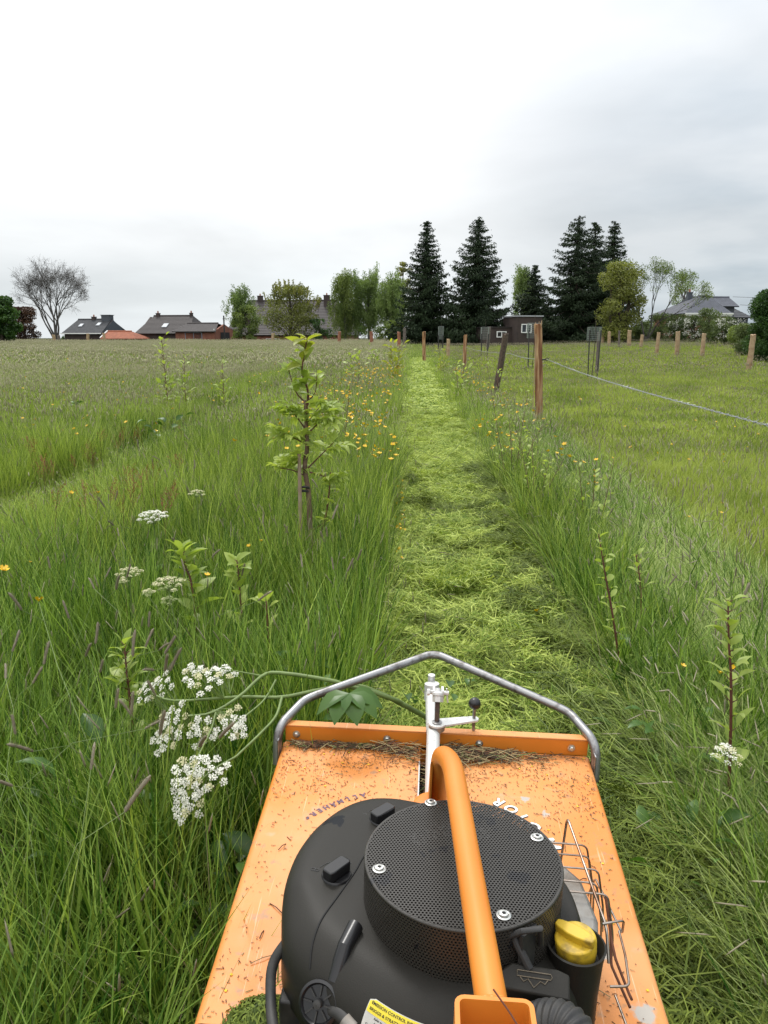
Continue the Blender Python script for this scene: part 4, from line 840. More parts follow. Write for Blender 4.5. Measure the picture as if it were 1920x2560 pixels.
# litter on the deck: chaff, petals, stalks, and the wads packed behind the flange
def build_litter():
    rng = np.random.default_rng(5); cols = [mat('brown_chaff', (.16, .07, .03), rough=.9), mat('dark_chaff', (.07, .035, .02), rough=.9), mat('green_chaff', (.10, .13, .03), rough=.8), mat('yellow_petal', (.75, .50, .02), rough=.6), mat('dry_stalk', (.30, .23, .11), rough=.9), mat('dark_humus', (.05, .035, .02), rough=1)]
    b = MB(); k = 0
    while k < 3000:
        x = rng.uniform(-.38, .38); y = rng.uniform(-.33, .425)
        dens = .10 + .9 * max(0, (y - .05) / .38) ** 1.5; patch = .35 + .65 * (math.sin(x * 19 + 1) * math.cos(y * 23) > -.1)
        if y < .05: dens = .13
        if rng.uniform() > dens * patch: continue
        if -.036 < x < .024 and y > .2: continue
        L = rng.uniform(.0010, .0035) * (2.6 if rng.uniform() < .06 else 1); w = rng.uniform(.0004, .0009); a = rng.uniform(0, PI); c, s = math.cos(a), math.sin(a); z = DZ(y) + .0012
        b.mi = int(rng.choice([0, 1, 2, 3, 4], p=[.55, .22, .08, .015, .135]))
        if b.mi == 3: L = w = .0022
        b.add([(x - c * L + s * w, y - s * L - c * w, z), (x - c * L - s * w, y - s * L + c * w, z + .0006), (x + c * L - s * w, y + s * L + c * w, z), (x + c * L + s * w, y + s * L - c * w, z + .001)], [(0, 1, 2, 3)]); k += 1
    for (x, y, L, a, m_) in ((.262, -.215, .045, -35, 4), (-.30, -.21, .025, 30, 4), (-.27, -.235, .02, 100, 2), (.29, -.17, .012, 60, 4), (-.315, -.16, .01, 80, 1), (-.30, -.10, .02, 140, 1), (.30, .02, .008, 20, 1), (-.25, -.255, .014, 20, 4), (-.32, .06, .012, 60, 1), (.26, -.13, .014, -30, 4)):
        b.mi = m_; d = Vector((math.cos(R(a)), math.sin(R(a)), 0)); c = Vector((x, y, DZ(y) + .002)); b.tube([c - d * L, c + Vector((0, 0, .003)), c + d * L], .0011, 4)
    b.build('chaff', cols, mower, smooth_deg=None, ); mower.children[-1]['kind'] = 'stuff'
    b = MB()
    for i in range(1150):
        side = rng.uniform()
        if side < .34: x = rng.uniform(-.36, -.04); y = .425 - abs(rng.normal(0, .010 + .02 * (x > -.12))); zz = rng.uniform(0, .006 + .012 * (x > -.14))
        elif side < .52: x = rng.uniform(-.034, .022); y = rng.uniform(.21, .42); zz = rng.uniform(-.05, -.008)
        else:
            x = .026 + abs(rng.normal(0, .10)); 
            if x > .375: continue
            y = .424 - abs(rng.normal(0, .016 + .035 * math.exp(-x / .08))); zz = rng.uniform(0, .008 + .022 * math.exp(-x / .08))
        L = rng.uniform(.006, .03); a = rng.normal(0, .5) if rng.uniform() < .75 else rng.uniform(0, PI); r = rng.uniform(.0005, .0013); el = rng.normal(0, .12)
        if -.036 < x < .024 and y > .2: L = min(L, .014)
        d = Vector((math.cos(a) * math.cos(el), math.sin(a) * math.cos(el), math.sin(el))) * L; c = Vector((x, y, DZ(y) + .003 + zz)); c.y = min(c.y, .428 - abs(d.y))
        b.mi = int(rng.choice([4, 1, 5, 0, 2], p=[.34, .18, .25, .17, .06])); b.tube([c - d, c + Vector((0, 0, rng.uniform(-.002, .003))), c + d], r, 3, cap=False)
    o = b.build('debris_wad', cols, mower, smooth_deg=None); o['kind'] = 'stuff'
    # soil-like crumbs down in the slot
    b = MB()
    for i in range(260):
        c = Vector((rng.uniform(-.033, .021), rng.uniform(.21, .42), 0)); c.z = DZ(c.y) - rng.uniform(.03, .055); s = rng.uniform(.002, .007); b.box(c, (s, s * .8, s * .6), Matrix.Rotation(rng.uniform(0, 3), 4, Vector((rng.normal(), rng.normal(), 1)).normalized()))
    o = b.build('crumbs', cols[5], mower, smooth_deg=None); o['kind'] = 'stuff'
    # wet mound on the rear left corner
    me = clip_patch('clippings_mound', M['clipdark'], 1500, .10, (.008, .045), (.0012, .003), .03, 77)
    co = np.zeros(len(me.vertices) * 3, np.float32); me.vertices.foreach_get('co', co); co = co.reshape(-1, 3)
    co[:, 2] = co[:, 2] * .5 + .075 * np.exp(-((co[:, 0] / .075) ** 2 + (co[:, 1] / .06) ** 2)); me.vertices.foreach_set('co', co.ravel())
    o = link('clippings_mound', me, None, loc=MO + Matrix.Rotation(MYAW, 3, 'Z') @ Vector((-.265, -.325, DZ(-.35) - .035)), rot=(0, 0, MYAW)); tag(o, 'mound of wet chopped grass on the rear left corner of the mower deck', 'grass clippings', kind='stuff')
    b = MB(); b.lathe([(.115, .0), (.10, .03), (.06, .058), (0, .07)], n=20); g_ = b.build('mound_core', mat('clipping_core', (.04, .055, .012), rough=1), o); g_.location = (0, 0, -.012)
build_litter()

# ---------------------------------------------------------------- buildings beyond the field
def brick_mat(name, c1, c2, mortar, scale=1.0):
    m, nt, b, out = new_mat(name); N = nt.nodes.new; Lk = nt.links.new; tc = N('ShaderNodeTexCoord'); b.inputs['Roughness'].default_value = .85
    n = N('ShaderNodeTexNoise'); n.inputs['Scale'].default_value = 1.3; n.inputs['Detail'].default_value = 8; Lk(tc.outputs['Object'], n.inputs['Vector'])
    r = N('ShaderNodeValToRGB'); Lk(n.outputs['Fac'], r.inputs[0]); r.color_ramp.elements[0].position = .35; r.color_ramp.elements[1].position = .65
    r.color_ramp.elements[0].color = tuple(c1) + (1,); r.color_ramp.elements[1].color = tuple(c2) + (1,); Lk(r.outputs[0], b.inputs['Base Color']); return m
M['brick'] = brick_mat('red_brick', (.17, .065, .042), (.24, .095, .06), (.3, .3, .3))
M['brickd'] = brick_mat('dark_brick', (.040, .030, .027), (.062, .044, .038), (.3, .3, .3))
M['tile_brown'] = mat('brown_roof_tiles', (.040, .032, .031), rough=.7, var=.35, vscale=1.5)
M['tile_grey'] = mat('grey_roof_slates', (.055, .058, .064), rough=.8, var=.35, vscale=1.5)
M['tile_orange'] = mat('orange_roof_tiles', (.36, .12, .06), rough=.8, var=.35, vscale=2)
M['tile_blue'] = mat('blue_grey_roof_tiles', (.085, .092, .115), rough=.6, var=.3, vscale=1.5)
M['slate'] = mat('slate_cladding', (.07, .08, .095), rough=.6, var=.2, vscale=2)
M['white'] = mat('white_frame', (.78, .78, .76), rough=.5); M['glass'] = mat('window_glass', (.015, .02, .025), rough=.06, spec=.8)
M['sky_glass'] = mat('skylight_glass', (.45, .48, .5), rough=.1, spec=1); M['dark'] = mat('dark_opening', (.012, .012, .013), rough=.9)
M['lead'] = mat('lead_flashing', (.35, .36, .38), rough=.5)

def roof_courses(name, a, b_, c, d, m, parent, n=14, thick=.16):
    """roof slope a,b = eave corners, c,d = ridge corners (c above b); overlapping courses of tiles, stepped"""
    o = MB(); a, b_, c, d = map(Vector, (a, b_, c, d)); nrm = (b_ - a).cross(d - a).normalized()
    if nrm.z < 0: nrm = -nrm
    for k in range(n):
        t0, t1 = k / n, (k + 1) / n + .02 / n
        p = [a.lerp(d, t0) + nrm * (thick * .35), b_.lerp(c, t0) + nrm * (thick * .35), b_.lerp(c, t1) + nrm * (.02), a.lerp(d, t1) + nrm * (.02)]
        q = [v - nrm * thick for v in p]
        o.add(p + q, [(0, 1, 2, 3), (7, 6, 5, 4), (0, 4, 5, 1), (1, 5, 6, 2), (2, 6, 7, 3), (3, 7, 4, 0)])
    return o.build(name, m, parent, smooth_deg=None)
def wall_poly(pts, thick, m, name, parent):
    o = MB(); P = [Vector(p) for p in pts]; nrm = (P[1] - P[0]).cross(P[2] - P[0]).normalized() * thick; n = len(P)
    o.add(P + [p + nrm for p in P], [tuple(range(n)), tuple(range(2 * n - 1, n - 1, -1))] + [(i, (i + 1) % n, n + (i + 1) % n, n + i) for i in range(n)])
    return o.build(name, m, parent, smooth_deg=None)
def house(name, label, eL, eR, eY, rL, rR, rYp, Y, depth, wallm, roofm, rot=0, base=-1.5, n=14, overh=.4, origin_px=None):
    """gabled or hipped house. px of eave ends and ridge ends, eave/ridge pixel rows, distance Y of the front wall."""
    a = at_d(eL, eY, Y); b_ = at_d(eR, eY, Y); zr = at_d(rL, rYp, Y + depth / 2).z
    c = at_d(rR, rYp, Y + depth / 2); d = at_d(rL, rYp, Y + depth / 2)
    cen = Vector(((a.x + b_.x) / 2, Y + depth / 2, 0)); h = empty(name, (cen.x, cen.y, base), R(rot)); tag(h, label, 'house', 'houses beyond the field')
    ze = (a.z + b_.z) / 2 - base; zr -= base; xl, xr = a.x - cen.x, b_.x - cen.x; hd = depth / 2; rl, rr = d.x - cen.x, c.x - cen.x
    roof_courses('roof', (xl - overh, -hd - overh, ze), (xr + overh, -hd - overh, ze), (rr, 0, zr), (rl, 0, zr), roofm, h, n)
    roof_courses('roof', (xl - overh, hd + overh, ze), (xr + overh, hd + overh, ze), (rr, 0, zr), (rl, 0, zr), roofm, h, n)
    w = MB(); w.box((0, -hd + .15, ze / 2), (xr - xl, .3, ze)); w.box((0, hd - .15, ze / 2), (xr - xl, .3, ze)); w.box((xl + .15, 0, ze / 2), (.3, depth - .6, ze)); w.box((xr - .15, 0, ze / 2), (.3, depth - .6, ze))
    for x, rx in ((xl, rl), (xr, rr)):
        if abs(rx - x) < 1.3:
            s = 1 if x == xr else -1; w.add([(x - s * .0, -hd, ze), (x - s * .0, hd, ze), (x - s * .0, 0, zr - .12), (x - s * .3, -hd, ze), (x - s * .3, hd, ze), (x - s * .3, 0, zr - .12)], [(0, 1, 2), (5, 4, 3), (0, 3, 4, 1), (1, 4, 5, 2), (2, 5, 3, 0)])
    w.build('wall', wallm, h, smooth_deg=None)
    for x, rx in ((xl - overh, rl), (xr + overh, rr)):
        if abs(rx - x) >= 1.3 + overh:
            roof_courses('roof', (x, -hd - overh, ze), (x, hd + overh, ze), (rx, .05, zr), (rx, -.05, zr), roofm, h, n)
    rg = MB(); rg.tube([(rl, 0, zr + .05), (rr, 0, zr + .05)], .14, 8); rg.build('ridge_tile', roofm, h)
    h['dims'] = [xl, xr, hd, ze, zr, rl, rr]; return h
def window(parent, x, y, z, w, hh, frame=None, cross=True, glass=None, face=-1):
    o = MB(); t = .09
    for (cx, cz, dx, dz) in ((0, hh / 2 - t / 2, w, t), (0, -hh / 2 + t / 2, w, t), (-w / 2 + t / 2, 0, t, hh - 2 * t), (w / 2 - t / 2, 0, t, hh - 2 * t)): o.box((x + cx, y, z + cz), (dx, .12, dz))
    if cross: o.box((x, y, z), (t * .8, .1, hh - 2 * t))
    f = o.build('window', frame or M['white'], parent); g = MB(); g.box((x, y + .03, z), (w - 2 * t - .004, .02, hh - 2 * t - .004)); g.build('pane', glass or M['glass'], f); return f
def chimney(parent, x, y, z, w, hh, m, pots=1):
    o = MB(); o.box((x, y, z + hh / 2), (w, w * .8, hh)); o.box((x, y, z + hh + .05), (w * 1.15, w * .95, .1)); c = o.build('chimney', m, parent)
    for k in range(pots): p = MB(); p.lathe([(.13, 0), (.11, .35)], c=(x + (k - (pots - 1) / 2) * .35, y, z + hh + .1), n=10); p.build('pot', M['tile_orange'], c)
def skylight(parent, x, t, w, L, dims):
    xl, xr, hd, ze, zr, rl, rr = dims; a = math.atan2(zr - ze, hd + .4); o = MB(); Mx = Matrix.Rotation(a, 4, 'X'); c = Vector((x, -(hd + .4) * (1 - t), ze + (zr - ze) * t)) + Vector((0, -math.sin(a), math.cos(a))) * .12
    o.box(c, (w, L, .1), Mx); f = o.build('skylight', M['lead'], parent); g = MB(); g.box(c + Vector((0, -math.sin(a), math.cos(a))) * .055, (w - .14, L - .14, .02), Mx); g.build('pane', M['sky_glass'], f)

HB = 130.0
# A: grey slated farmhouse, left
h = house('slate_house', 'long grey-roofed farmhouse half behind the bare tree at the far left', 168, 271, 834, 190, 284, 799, HB + 6, 8, M['brickd'], M['tile_grey'], rot=-14); D_ = list(h['dims']); del h['dims']
skylight(h, -1.5, .55, .7, 1.0, D_); skylight(h, 1.8, .62, .7, 1.0, D_); chimney(h, D_[6] - .8, 0, D_[4] - .6, 1.6, 1.3, M['slate'], 0); chimney(h, -.2, 0, D_[4] - .5, .7, .9, M['brickd'])
o = MB(); o.box((0, -D_[2] - .55, D_[3] + .02), (D_[1] - D_[0] + .8, .12, .16)); o.build('gutter', M['white'], h)
o = MB(); x = D_[1] + .02; o.add([(x, -D_[2], D_[3]), (x, D_[2], D_[3]), (x, 0, D_[4] - .1), (x + .06, -D_[2], D_[3]), (x + .06, D_[2], D_[3]), (x + .06, 0, D_[4] - .1)], [(0, 2, 1), (3, 4, 5), (0, 1, 4, 3), (1, 2, 5, 4), (2, 0, 3, 5)]); o.build('gable_cladding', M['slate'], h, smooth_deg=None)
# orange-tiled outbuilding
h = house('orange_roof_shed', 'low outbuilding with orange tiled roof between the two left houses', 262, 344, 847, 266, 330, 829, HB - 4, 5, M['brick'], M['tile_orange'], rot=-8, n=8); D_ = list(h['dims']); del h['dims']
o = MB(); o.tube([(D_[0] - .4, -D_[2] - .42, D_[3] + .15), (D_[5], 0, D_[4] + .15)], .09, 6); o.build('verge_board', M['white'], h)
# B: brown-roofed brick house with garage wing
h = house('brown_roof_house', 'brick house with brown tiled roof and one skylight left of centre', 352, 492, 834, 380, 486, 790, HB, 9, M['brickd'], M['tile_brown'], rot=-12); D_ = list(h['dims']); del h['dims']
skylight(h, -.4, .42, .9, 1.2, D_); chimney(h, D_[5] + .8, 0, D_[4] - .3, .6, .7, M['brickd']); chimney(h, D_[6] - .3, 0, D_[4] - .4, .5, .8, M['brickd'])
h = house('brick_garage', 'red brick garage wing with glazed door beside the brown-roofed house', 447, 556, 829, 463, 549, 809, HB - 6, 7, M['brick'], M['tile_brown'], rot=-16, n=8); D_ = list(h['dims']); del h['dims']
window(h, -.2, -D_[2] - .02, D_[3] - 1.15, 3.0, 2.1, mat('blue_grey_frame', (.22, .26, .32)), glass=mat('blueish_panes', (.07, .09, .11), rough=.2)); 
o = MB(); o.box((D_[1] + .02, 0, D_[3] - 1.3), (.08, 3.0, 2.4)); o.build('garage_door', M['dark'], h); o = MB(); o.box((D_[1] + .1, -D_[2] - .3, D_[3] + .3), (.1, .2, .2)); o.build('verge_end', M['white'], h)
# C: big barn-like farmhouse behind the trees
h = house('barn_farmhouse', 'large dark-roofed farmhouse behind the round bush and weeping birches', 572, 880, 838, 618, 846, 752, HB + 4, 15, M['brick'], M['tile_brown'], rot=-6, n=22); D_ = list(h['dims']); del h['dims']
chimney(h, D_[6] - 1.8, -1.0, D_[4] - 1.1, 1.0, 1.9, M['brickd']); chimney(h, D_[5] + 2.2, 0, D_[4] - .4, .9, 1.2, M['brickd']); window(h, -2.3, -D_[2] - .03, D_[3] - 1.0, 2.4, .9); window(h, 2.6, -D_[2] - .03, D_[3] - 1.2, 1.0, 1.1)
# D: blue-grey hipped bungalow, right
h = house('blue_roof_house', 'house with blue-grey tiled roof above the hedge at the right', 1706, 1812, 784, 1748, 1776, 741, 95, 9, M['brick'], M['tile_blue'], rot=6, n=16); D_ = list(h['dims']); del h['dims']
chimney(h, .6, 1.5, D_[4] - .9, .6, 1.4, M['slate']); o = MB(); o.box((0, -D_[2] - .5, D_[3] - .02), (D_[1] - D_[0] + .9, .16, .18)); o.box((0, -D_[2] - .42, D_[3] - .2), (D_[1] - D_[0] + .8, .03, .2)); o.build('gutter', M['white'], h)
window(h, 3, -D_[2] - .02, D_[3] - 1.3, 1.4, 1.3)
h = house('rear_wing', 'darker tiled rear wing behind the blue-grey house', 1735, 1832, 766, 1730, 1826, 744, 102, 7, M['slate'], M['tile_blue'], rot=6, n=8); del h['dims']
h = house('grey_shed_roof', 'small grey roof at the right end of the blue-roofed house', 1815, 1858, 794, 1822, 1838, 770, 108, 6, M['slate'], M['tile_grey'], rot=20, n=6); del h['dims']
# flat-roofed brick shed under the spruces
c = at_d(1314, 812, 76); s = empty('flat_roof_shed', (c.x, 78, 0), R(12)); tag(s, 'dark brick flat-roofed building with white window under the spruces', 'shed')
o = MB(); o.box((0, 0, 1.4), (2.5, 4, 4.0)); o.build('wall', M['brickd'], s); o = MB(); o.box((0, 0, 3.46), (2.7, 4.2, .12)); o.build('roof', M['lead'], s); window(s, -.35, -2.03, 2.3, 1.05, .85)
c = at_d(1242, 838, 77); s = empty('low_white_window_shed', (c.x, 78.5, 0), R(10)); tag(s, 'low dark shed with a white window left of the flat-roofed building', 'shed')
o = MB(); o.box((0, 0, .9), (3.0, 3, 3.0)); o.build('wall', M['brickd'], s); o = MB(); o.box((0, 0, 2.43), (3.2, 3.2, .08)); o.build('roof', M['tile_brown'], s); window(s, .2, -1.53, 1.75, 1.0, .6)
# white rail fence under the right-hand spruces
s = empty('rail_fence', (at_d(1430, 845, 93).x, 93, float(gz(20, 93)))); tag(s, 'low pale rail fence in the shade beneath the right spruces', 'fence')
for k in range(7):
    o = MB(); o.box((-7.5 + k * 2.5, .08, .3), (.1, .1, .7)); o.build('post', M['lead'], s)
for k in range(6): o = MB(); o.box((-6.25 + k * 2.5, 0, .52), (2.48, .05, .16)); o.build('rail', M['lead'], s)
# telegraph pole
p = at_d(559, 789, 125); s = empty('telegraph_pole', (p.x, 125, -1.2)); tag(s, 'thin dark telegraph pole right of the brick garage', 'pole'); o = MB(); o.tube([(0, 0, 0), (0, 0, p.z + 1.2)], [.14, .1], 8); o.build('pole', M['rubber'], s); o = MB(); o.box((.3, 0, p.z + .7), (1.0, .08, .08)); o.build('crossarm', M['rubber'], s)
for k, (a, b_) in enumerate((((1832, 742), (2100, 726)), ((1850, 762), (2100, 752)))):
    A, B = at_d(a[0], a[1], 97), at_d(b[0] if False else b_[0], b_[1], 80); o = MB(); o.tube([A, (A + B) / 2 - Vector((0, 0, .5)), B], .022, 5); w = o.build('overhead_wire', M['rubber']); tag(w, ('upper' if k == 0 else 'lower') + ' thin overhead wire right of the blue-grey roof', 'wire')

# ---------------------------------------------------------------- trees
def foliage(name, cl, m, size=(.15, .3), seed=0, droop=0.0, up=.3):
    """cl: list of (centre, radii, count): leaf-sized quads through each clump"""
    rng = np.random.default_rng(seed); C = []; T = []
    for (c, r, n, t) in cl:
        v = rng.normal(0, 1, (n, 3)); v /= np.linalg.norm(v, axis=1)[:, None]; q = rng.uniform(.25, 1, n) ** .55
        p = v * q[:, None] * np.array(r); C.append(p + np.array(c)); T.append(np.clip(t + rng.normal(0, .16, n), 0, 1))
    C = np.concatenate(C); T = np.concatenate(T); n = len(C)
    a = rng.normal(0, 1, (n, 3)); a /= np.linalg.norm(a, axis=1)[:, None]
    if droop: a[:, 2] -= droop; a /= np.linalg.norm(a, axis=1)[:, None]
    nn = rng.normal(0, 1, (n, 3)); nn[:, 2] += up; b = np.cross(a, nn); b /= np.linalg.norm(b, axis=1)[:, None]
    s = rng.uniform(size[0], size[1], n)[:, None] * .5; asp = .55 if not droop else .4
    V = np.stack([C - a * s, C + b * s * asp, C + a * s, C - b * s * asp], 1).reshape(-1, 3)
    return np_mesh(name, V, [(np.arange(n) * 4)[:, None] + np.array([[0, 1, 2, 3]])], m, {'tint': np.repeat(T, 4)})
M['bark'] = mat('bark', (.09, .07, .055), rough=.95, var=.5, vscale=6, bump=.6, bscale=20); M['barkgrey'] = mat('grey_bark', (.13, .12, .11), rough=.95, var=.4, vscale=4)
M['spruce'] = leaf_mat('spruce_needles', (.006, .014, .007), (.034, .056, .022), trans=.1, wscale=.25, rough=.7, spec=.2, tcol=(1, 1.1, .7))
M['birch'] = leaf_mat('birch_leaves', (.08, .13, .035), (.27, .36, .12), trans=.35, wscale=.3)
M['dgreen'] = leaf_mat('dark_green_leaves', (.018, .05, .012), (.07, .14, .03), trans=.3, wscale=.3)
M['mgreen'] = leaf_mat('mid_green_leaves', (.055, .095, .022), (.23, .29, .08), trans=.35, wscale=.3)
M['olive'] = leaf_mat('olive_leaves', (.07, .085, .02), (.26, .28, .075), trans=.35, wscale=.25)
M['ygreen'] = leaf_mat('yellow_green_leaves', (.09, .10, .02), (.30, .30, .07), trans=.35, wscale=.4)
M['copper'] = leaf_mat('copper_leaves', (.035, .02, .014), (.12, .065, .035), trans=.2, wscale=.4, tcol=(1.2, .9, .7))
M['hedge'] = leaf_mat('hedge_leaves', (.04, .065, .02), (.17, .22, .08), trans=.3, wscale=.35)
M['blossom'] = mat('white_blossom', (.62, .62, .55), rough=.8)
M['bud'] = leaf_mat('brown_buds', (.06, .05, .035), (.16, .14, .10), trans=.2, wscale=.5)

def tree_root(name, label, px, Y, cat='tree', group=None):
    g = ground_xy(px, Y); t = empty(name, g); tag(t, label, cat, group); return t, g
def spruce(label, px, top, halfw, Y, seed, openness=0.0, base_px=846, lean=0):
    rng = np.random.default_rng(seed); t, g = tree_root('spruce', label, px, Y, 'spruce', 'dark spruces at the far end of the field')
    H = at_d(px, top, Y).z - g.z; Rm = halfw / FPX * Y * 1.34
    b = MB(); b.tube([(0, 0, -.3), (lean * .5, 0, H * .5), (lean, 0, H * .97)], [.34, .2, .03], 8); b.build('trunk', M['bark'], t)
    P = []; A = []; S_ = []; T = []; br = MB()
    z = .5
    while z < H * .985:
        f = z / H; rad = Rm * min(1, (1 - f) ** .72 * 1.10 + .02) * (1 if f > .12 else .8 + 1.6 * f); nb = int(8 + 7 * (1 - f)); a0 = rng.uniform(0, 6.28)
        if openness and rng.uniform() < openness * .45: nb = int(nb * .6)
        for k in range(nb):
            a = a0 + 2 * PI * k / nb + rng.normal(0, .22); L = rad * rng.uniform(.62, 1.14) * (1 - openness * .25 * rng.uniform()); dr = .20 + .30 * (1 - f); tn = rng.uniform(.2, .8)
            ca, sa = math.cos(a), math.sin(a); z0 = z + rng.uniform(-.2, .2)
            m = max(5, int(L / .14)); tt = (np.arange(m) + rng.uniform(0, 1, m)) / m; r_ = L * tt; zz = z0 - dr * L * (np.sin(tt * 2.2) * .75) + .14 * L * tt ** 3
            if L > 1.5 and k % 2 == 0: br.tube([(0, 0, z0), (ca * L * .5, sa * L * .5, z0 - dr * L * .6), (ca * L * .92, sa * L * .92, z0 - dr * L * .52)], [.05, .03, .012], 3, cap=False)
            for rep in range(10):
                w_ = .34 * np.sqrt(r_) * rng.normal(0, .6, m); x = ca * r_ - sa * w_ + rng.normal(0, .06, m); y = sa * r_ + ca * w_ + rng.normal(0, .06, m)
                dz = -np.abs(rng.normal(0, .20, m)) * (.4 + .6 * (1 - f)); P.append(np.stack([x + lean * f, y, zz + dz], 1)); 
                d = np.stack([ca * .6 + rng.normal(0, .35, m), sa * .6 + rng.normal(0, .35, m), -.55 + rng.normal(0, .35, m)], 1); A.append(d / np.linalg.norm(d, axis=1)[:, None]); S_.append(rng.uniform(.24, .50, m) * (1.0 - .5 * f)); T.append(np.clip(tn + rng.normal(0, .15, m) + .25 * (tt - .5), 0, 1))
        z += (.36 + .14 * (1 - f)) * (1 + openness * .5)
    P, A, S_, T = map(np.concatenate, (P, A, S_, T)); n = len(P); q = rng.normal(0, 1, (n, 3)); B = np.cross(A, q); B /= np.linalg.norm(B, axis=1)[:, None]; s = S_[:, None] * .5
    V = np.stack([P - A * s, P + B * s * .33, P + A * s, P - B * s * .33], 1).reshape(-1, 3)
    link('needles', np_mesh('needles', V, [(np.arange(n) * 4)[:, None] + np.array([[0, 1, 2, 3]])], M['spruce'], {'tint': np.repeat(T, 4)}), t); br.build('branch', M['bark'], t, smooth_deg=None)['kind'] = 'stuff'
    return t
spruce('dark spruce with broad dense skirt, leftmost of the spruces', 1064, 549, 66, 84, 1)
spruce('tall pointed dense spruce, second from the left', 1190, 534, 78, 82, 2)
spruce('tall spruce with open layered boughs, third large spruce from the left', 1432, 528, 88, 80, 3, openness=.45)
spruce('slimmer spruce pressed against the right of the open-layered one', 1474, 552, 72, 83, 4, openness=.2)
spruce('narrow spruce at the right end of the spruces', 1520, 547, 60, 86, 5, openness=.3)
spruce('short thin spruce between the dense pair and the open-layered one', 1331, 660, 52, 86, 6, openness=.2)

def branchy(b, p, d, L, r, depth, rng, spread=.55, tips=None, upb=.12, seg=3, n0=5, shr=.74, twigs=0):
    pts = [p]; cur = p; dd = d
    for k in range(seg):
        dd = (dd + Vector(rng.normal(0, .10, 3)) + Vector((0, 0, upb * .4))).normalized(); cur = cur + dd * (L / seg); pts.append(cur)
    b.tube(pts, np.linspace(r, r * .62, len(pts)), max(3, n0), cap=False)
    if twigs and depth <= 5:
        for q in pts[1:]:
            for _ in range(1): v = (dd + Vector(rng.normal(0, .8, 3))).normalized() * twigs * rng.uniform(.4, 1.2); b.tube([q, q + v * .5 + Vector((0, 0, .04)), q + v], [r * .28 + .006, .010, .006], 3, cap=False)
    if depth == 0:
        if tips is not None: tips.append(cur)
        return
    k = 2 if rng.uniform() < .55 else 3
    for j in range(k):
        ax = dd.cross(Vector(rng.normal(0, 1, 3))).normalized(); nd = (Matrix.Rotation(rng.uniform(.35, 1) * spread * (1 if j else .6), 3, ax) @ dd + Vector((0, 0, upb))).normalized()
        branchy(b, cur, nd, L * rng.uniform(shr - .08, shr + .1), r * .60, depth - 1, rng, spread, tips, upb, 2, max(3, n0 - 1), shr, twigs)
    if tips is not None and depth <= 3: tips.append(cur)
def broadleaf(name, label, px, top, halfw, Y, m, seed, trunks=1, nclump=40, per=130, leaf=(.16, .3), low=.15, cat='tree', barkm=None, group='broadleaf trees and bushes beyond the field', dz=0, shape='round', droop=0.0, flat=.8):
    rng = np.random.default_rng(seed); t, g = tree_root(name, label, px, Y, cat, group); H = at_d(px, top, Y).z - g.z; W = halfw / FPX * Y
    b = MB(); cl = []
    for k in range(trunks):
        x0 = (k - (trunks - 1) / 2) * W * .25; b.tube([(x0, 0, -.5), (x0 * 1.3, .1, H * .35), (x0 * 1.7 + rng.normal(0, .2), 0, H * .8)], [.16 + .012 * H, .12 + .008 * H, .04], 7)
    for k in range(nclump):
        f = low + (1 - low) * rng.uniform(0, 1) ** .8; 
        if shape == 'round': wr = W * math.sqrt(max(.03, 1 - (2 * (f - low) / (1 - low) * .92 - .92) ** 2)) 
        elif shape == 'cone': wr = W * (1.05 - .9 * (f - low) / (1 - low))
        else: wr = W * (.65 + .35 * math.sin(f * 3 + seed))
        a = rng.uniform(0, 2 * PI); q = math.sqrt(rng.uniform()) * .85; s = rng.uniform(.16, .30) * min(W, H * .5) + .15
        c = (wr * q * math.cos(a), wr * q * math.sin(a) * .9, min(f * H, H - s * flat)); cl.append((c, (s, s, s * flat), int(per * rng.uniform(.7, 1.3)), rng.uniform(.15, .85)))
        if k % 2 == 0: b.tube([(0, 0, max(.2, c[2] - .5 * abs(c[0]) - .4) * .8), (c[0] * .5, c[1] * .5, c[2] * .86), c], [.07, .04, .015], 4, cap=False)
    b.build('trunk', barkm or M['bark'], t); link('crown', foliage('crown', cl, m, leaf, seed, droop), t); return t, H, W
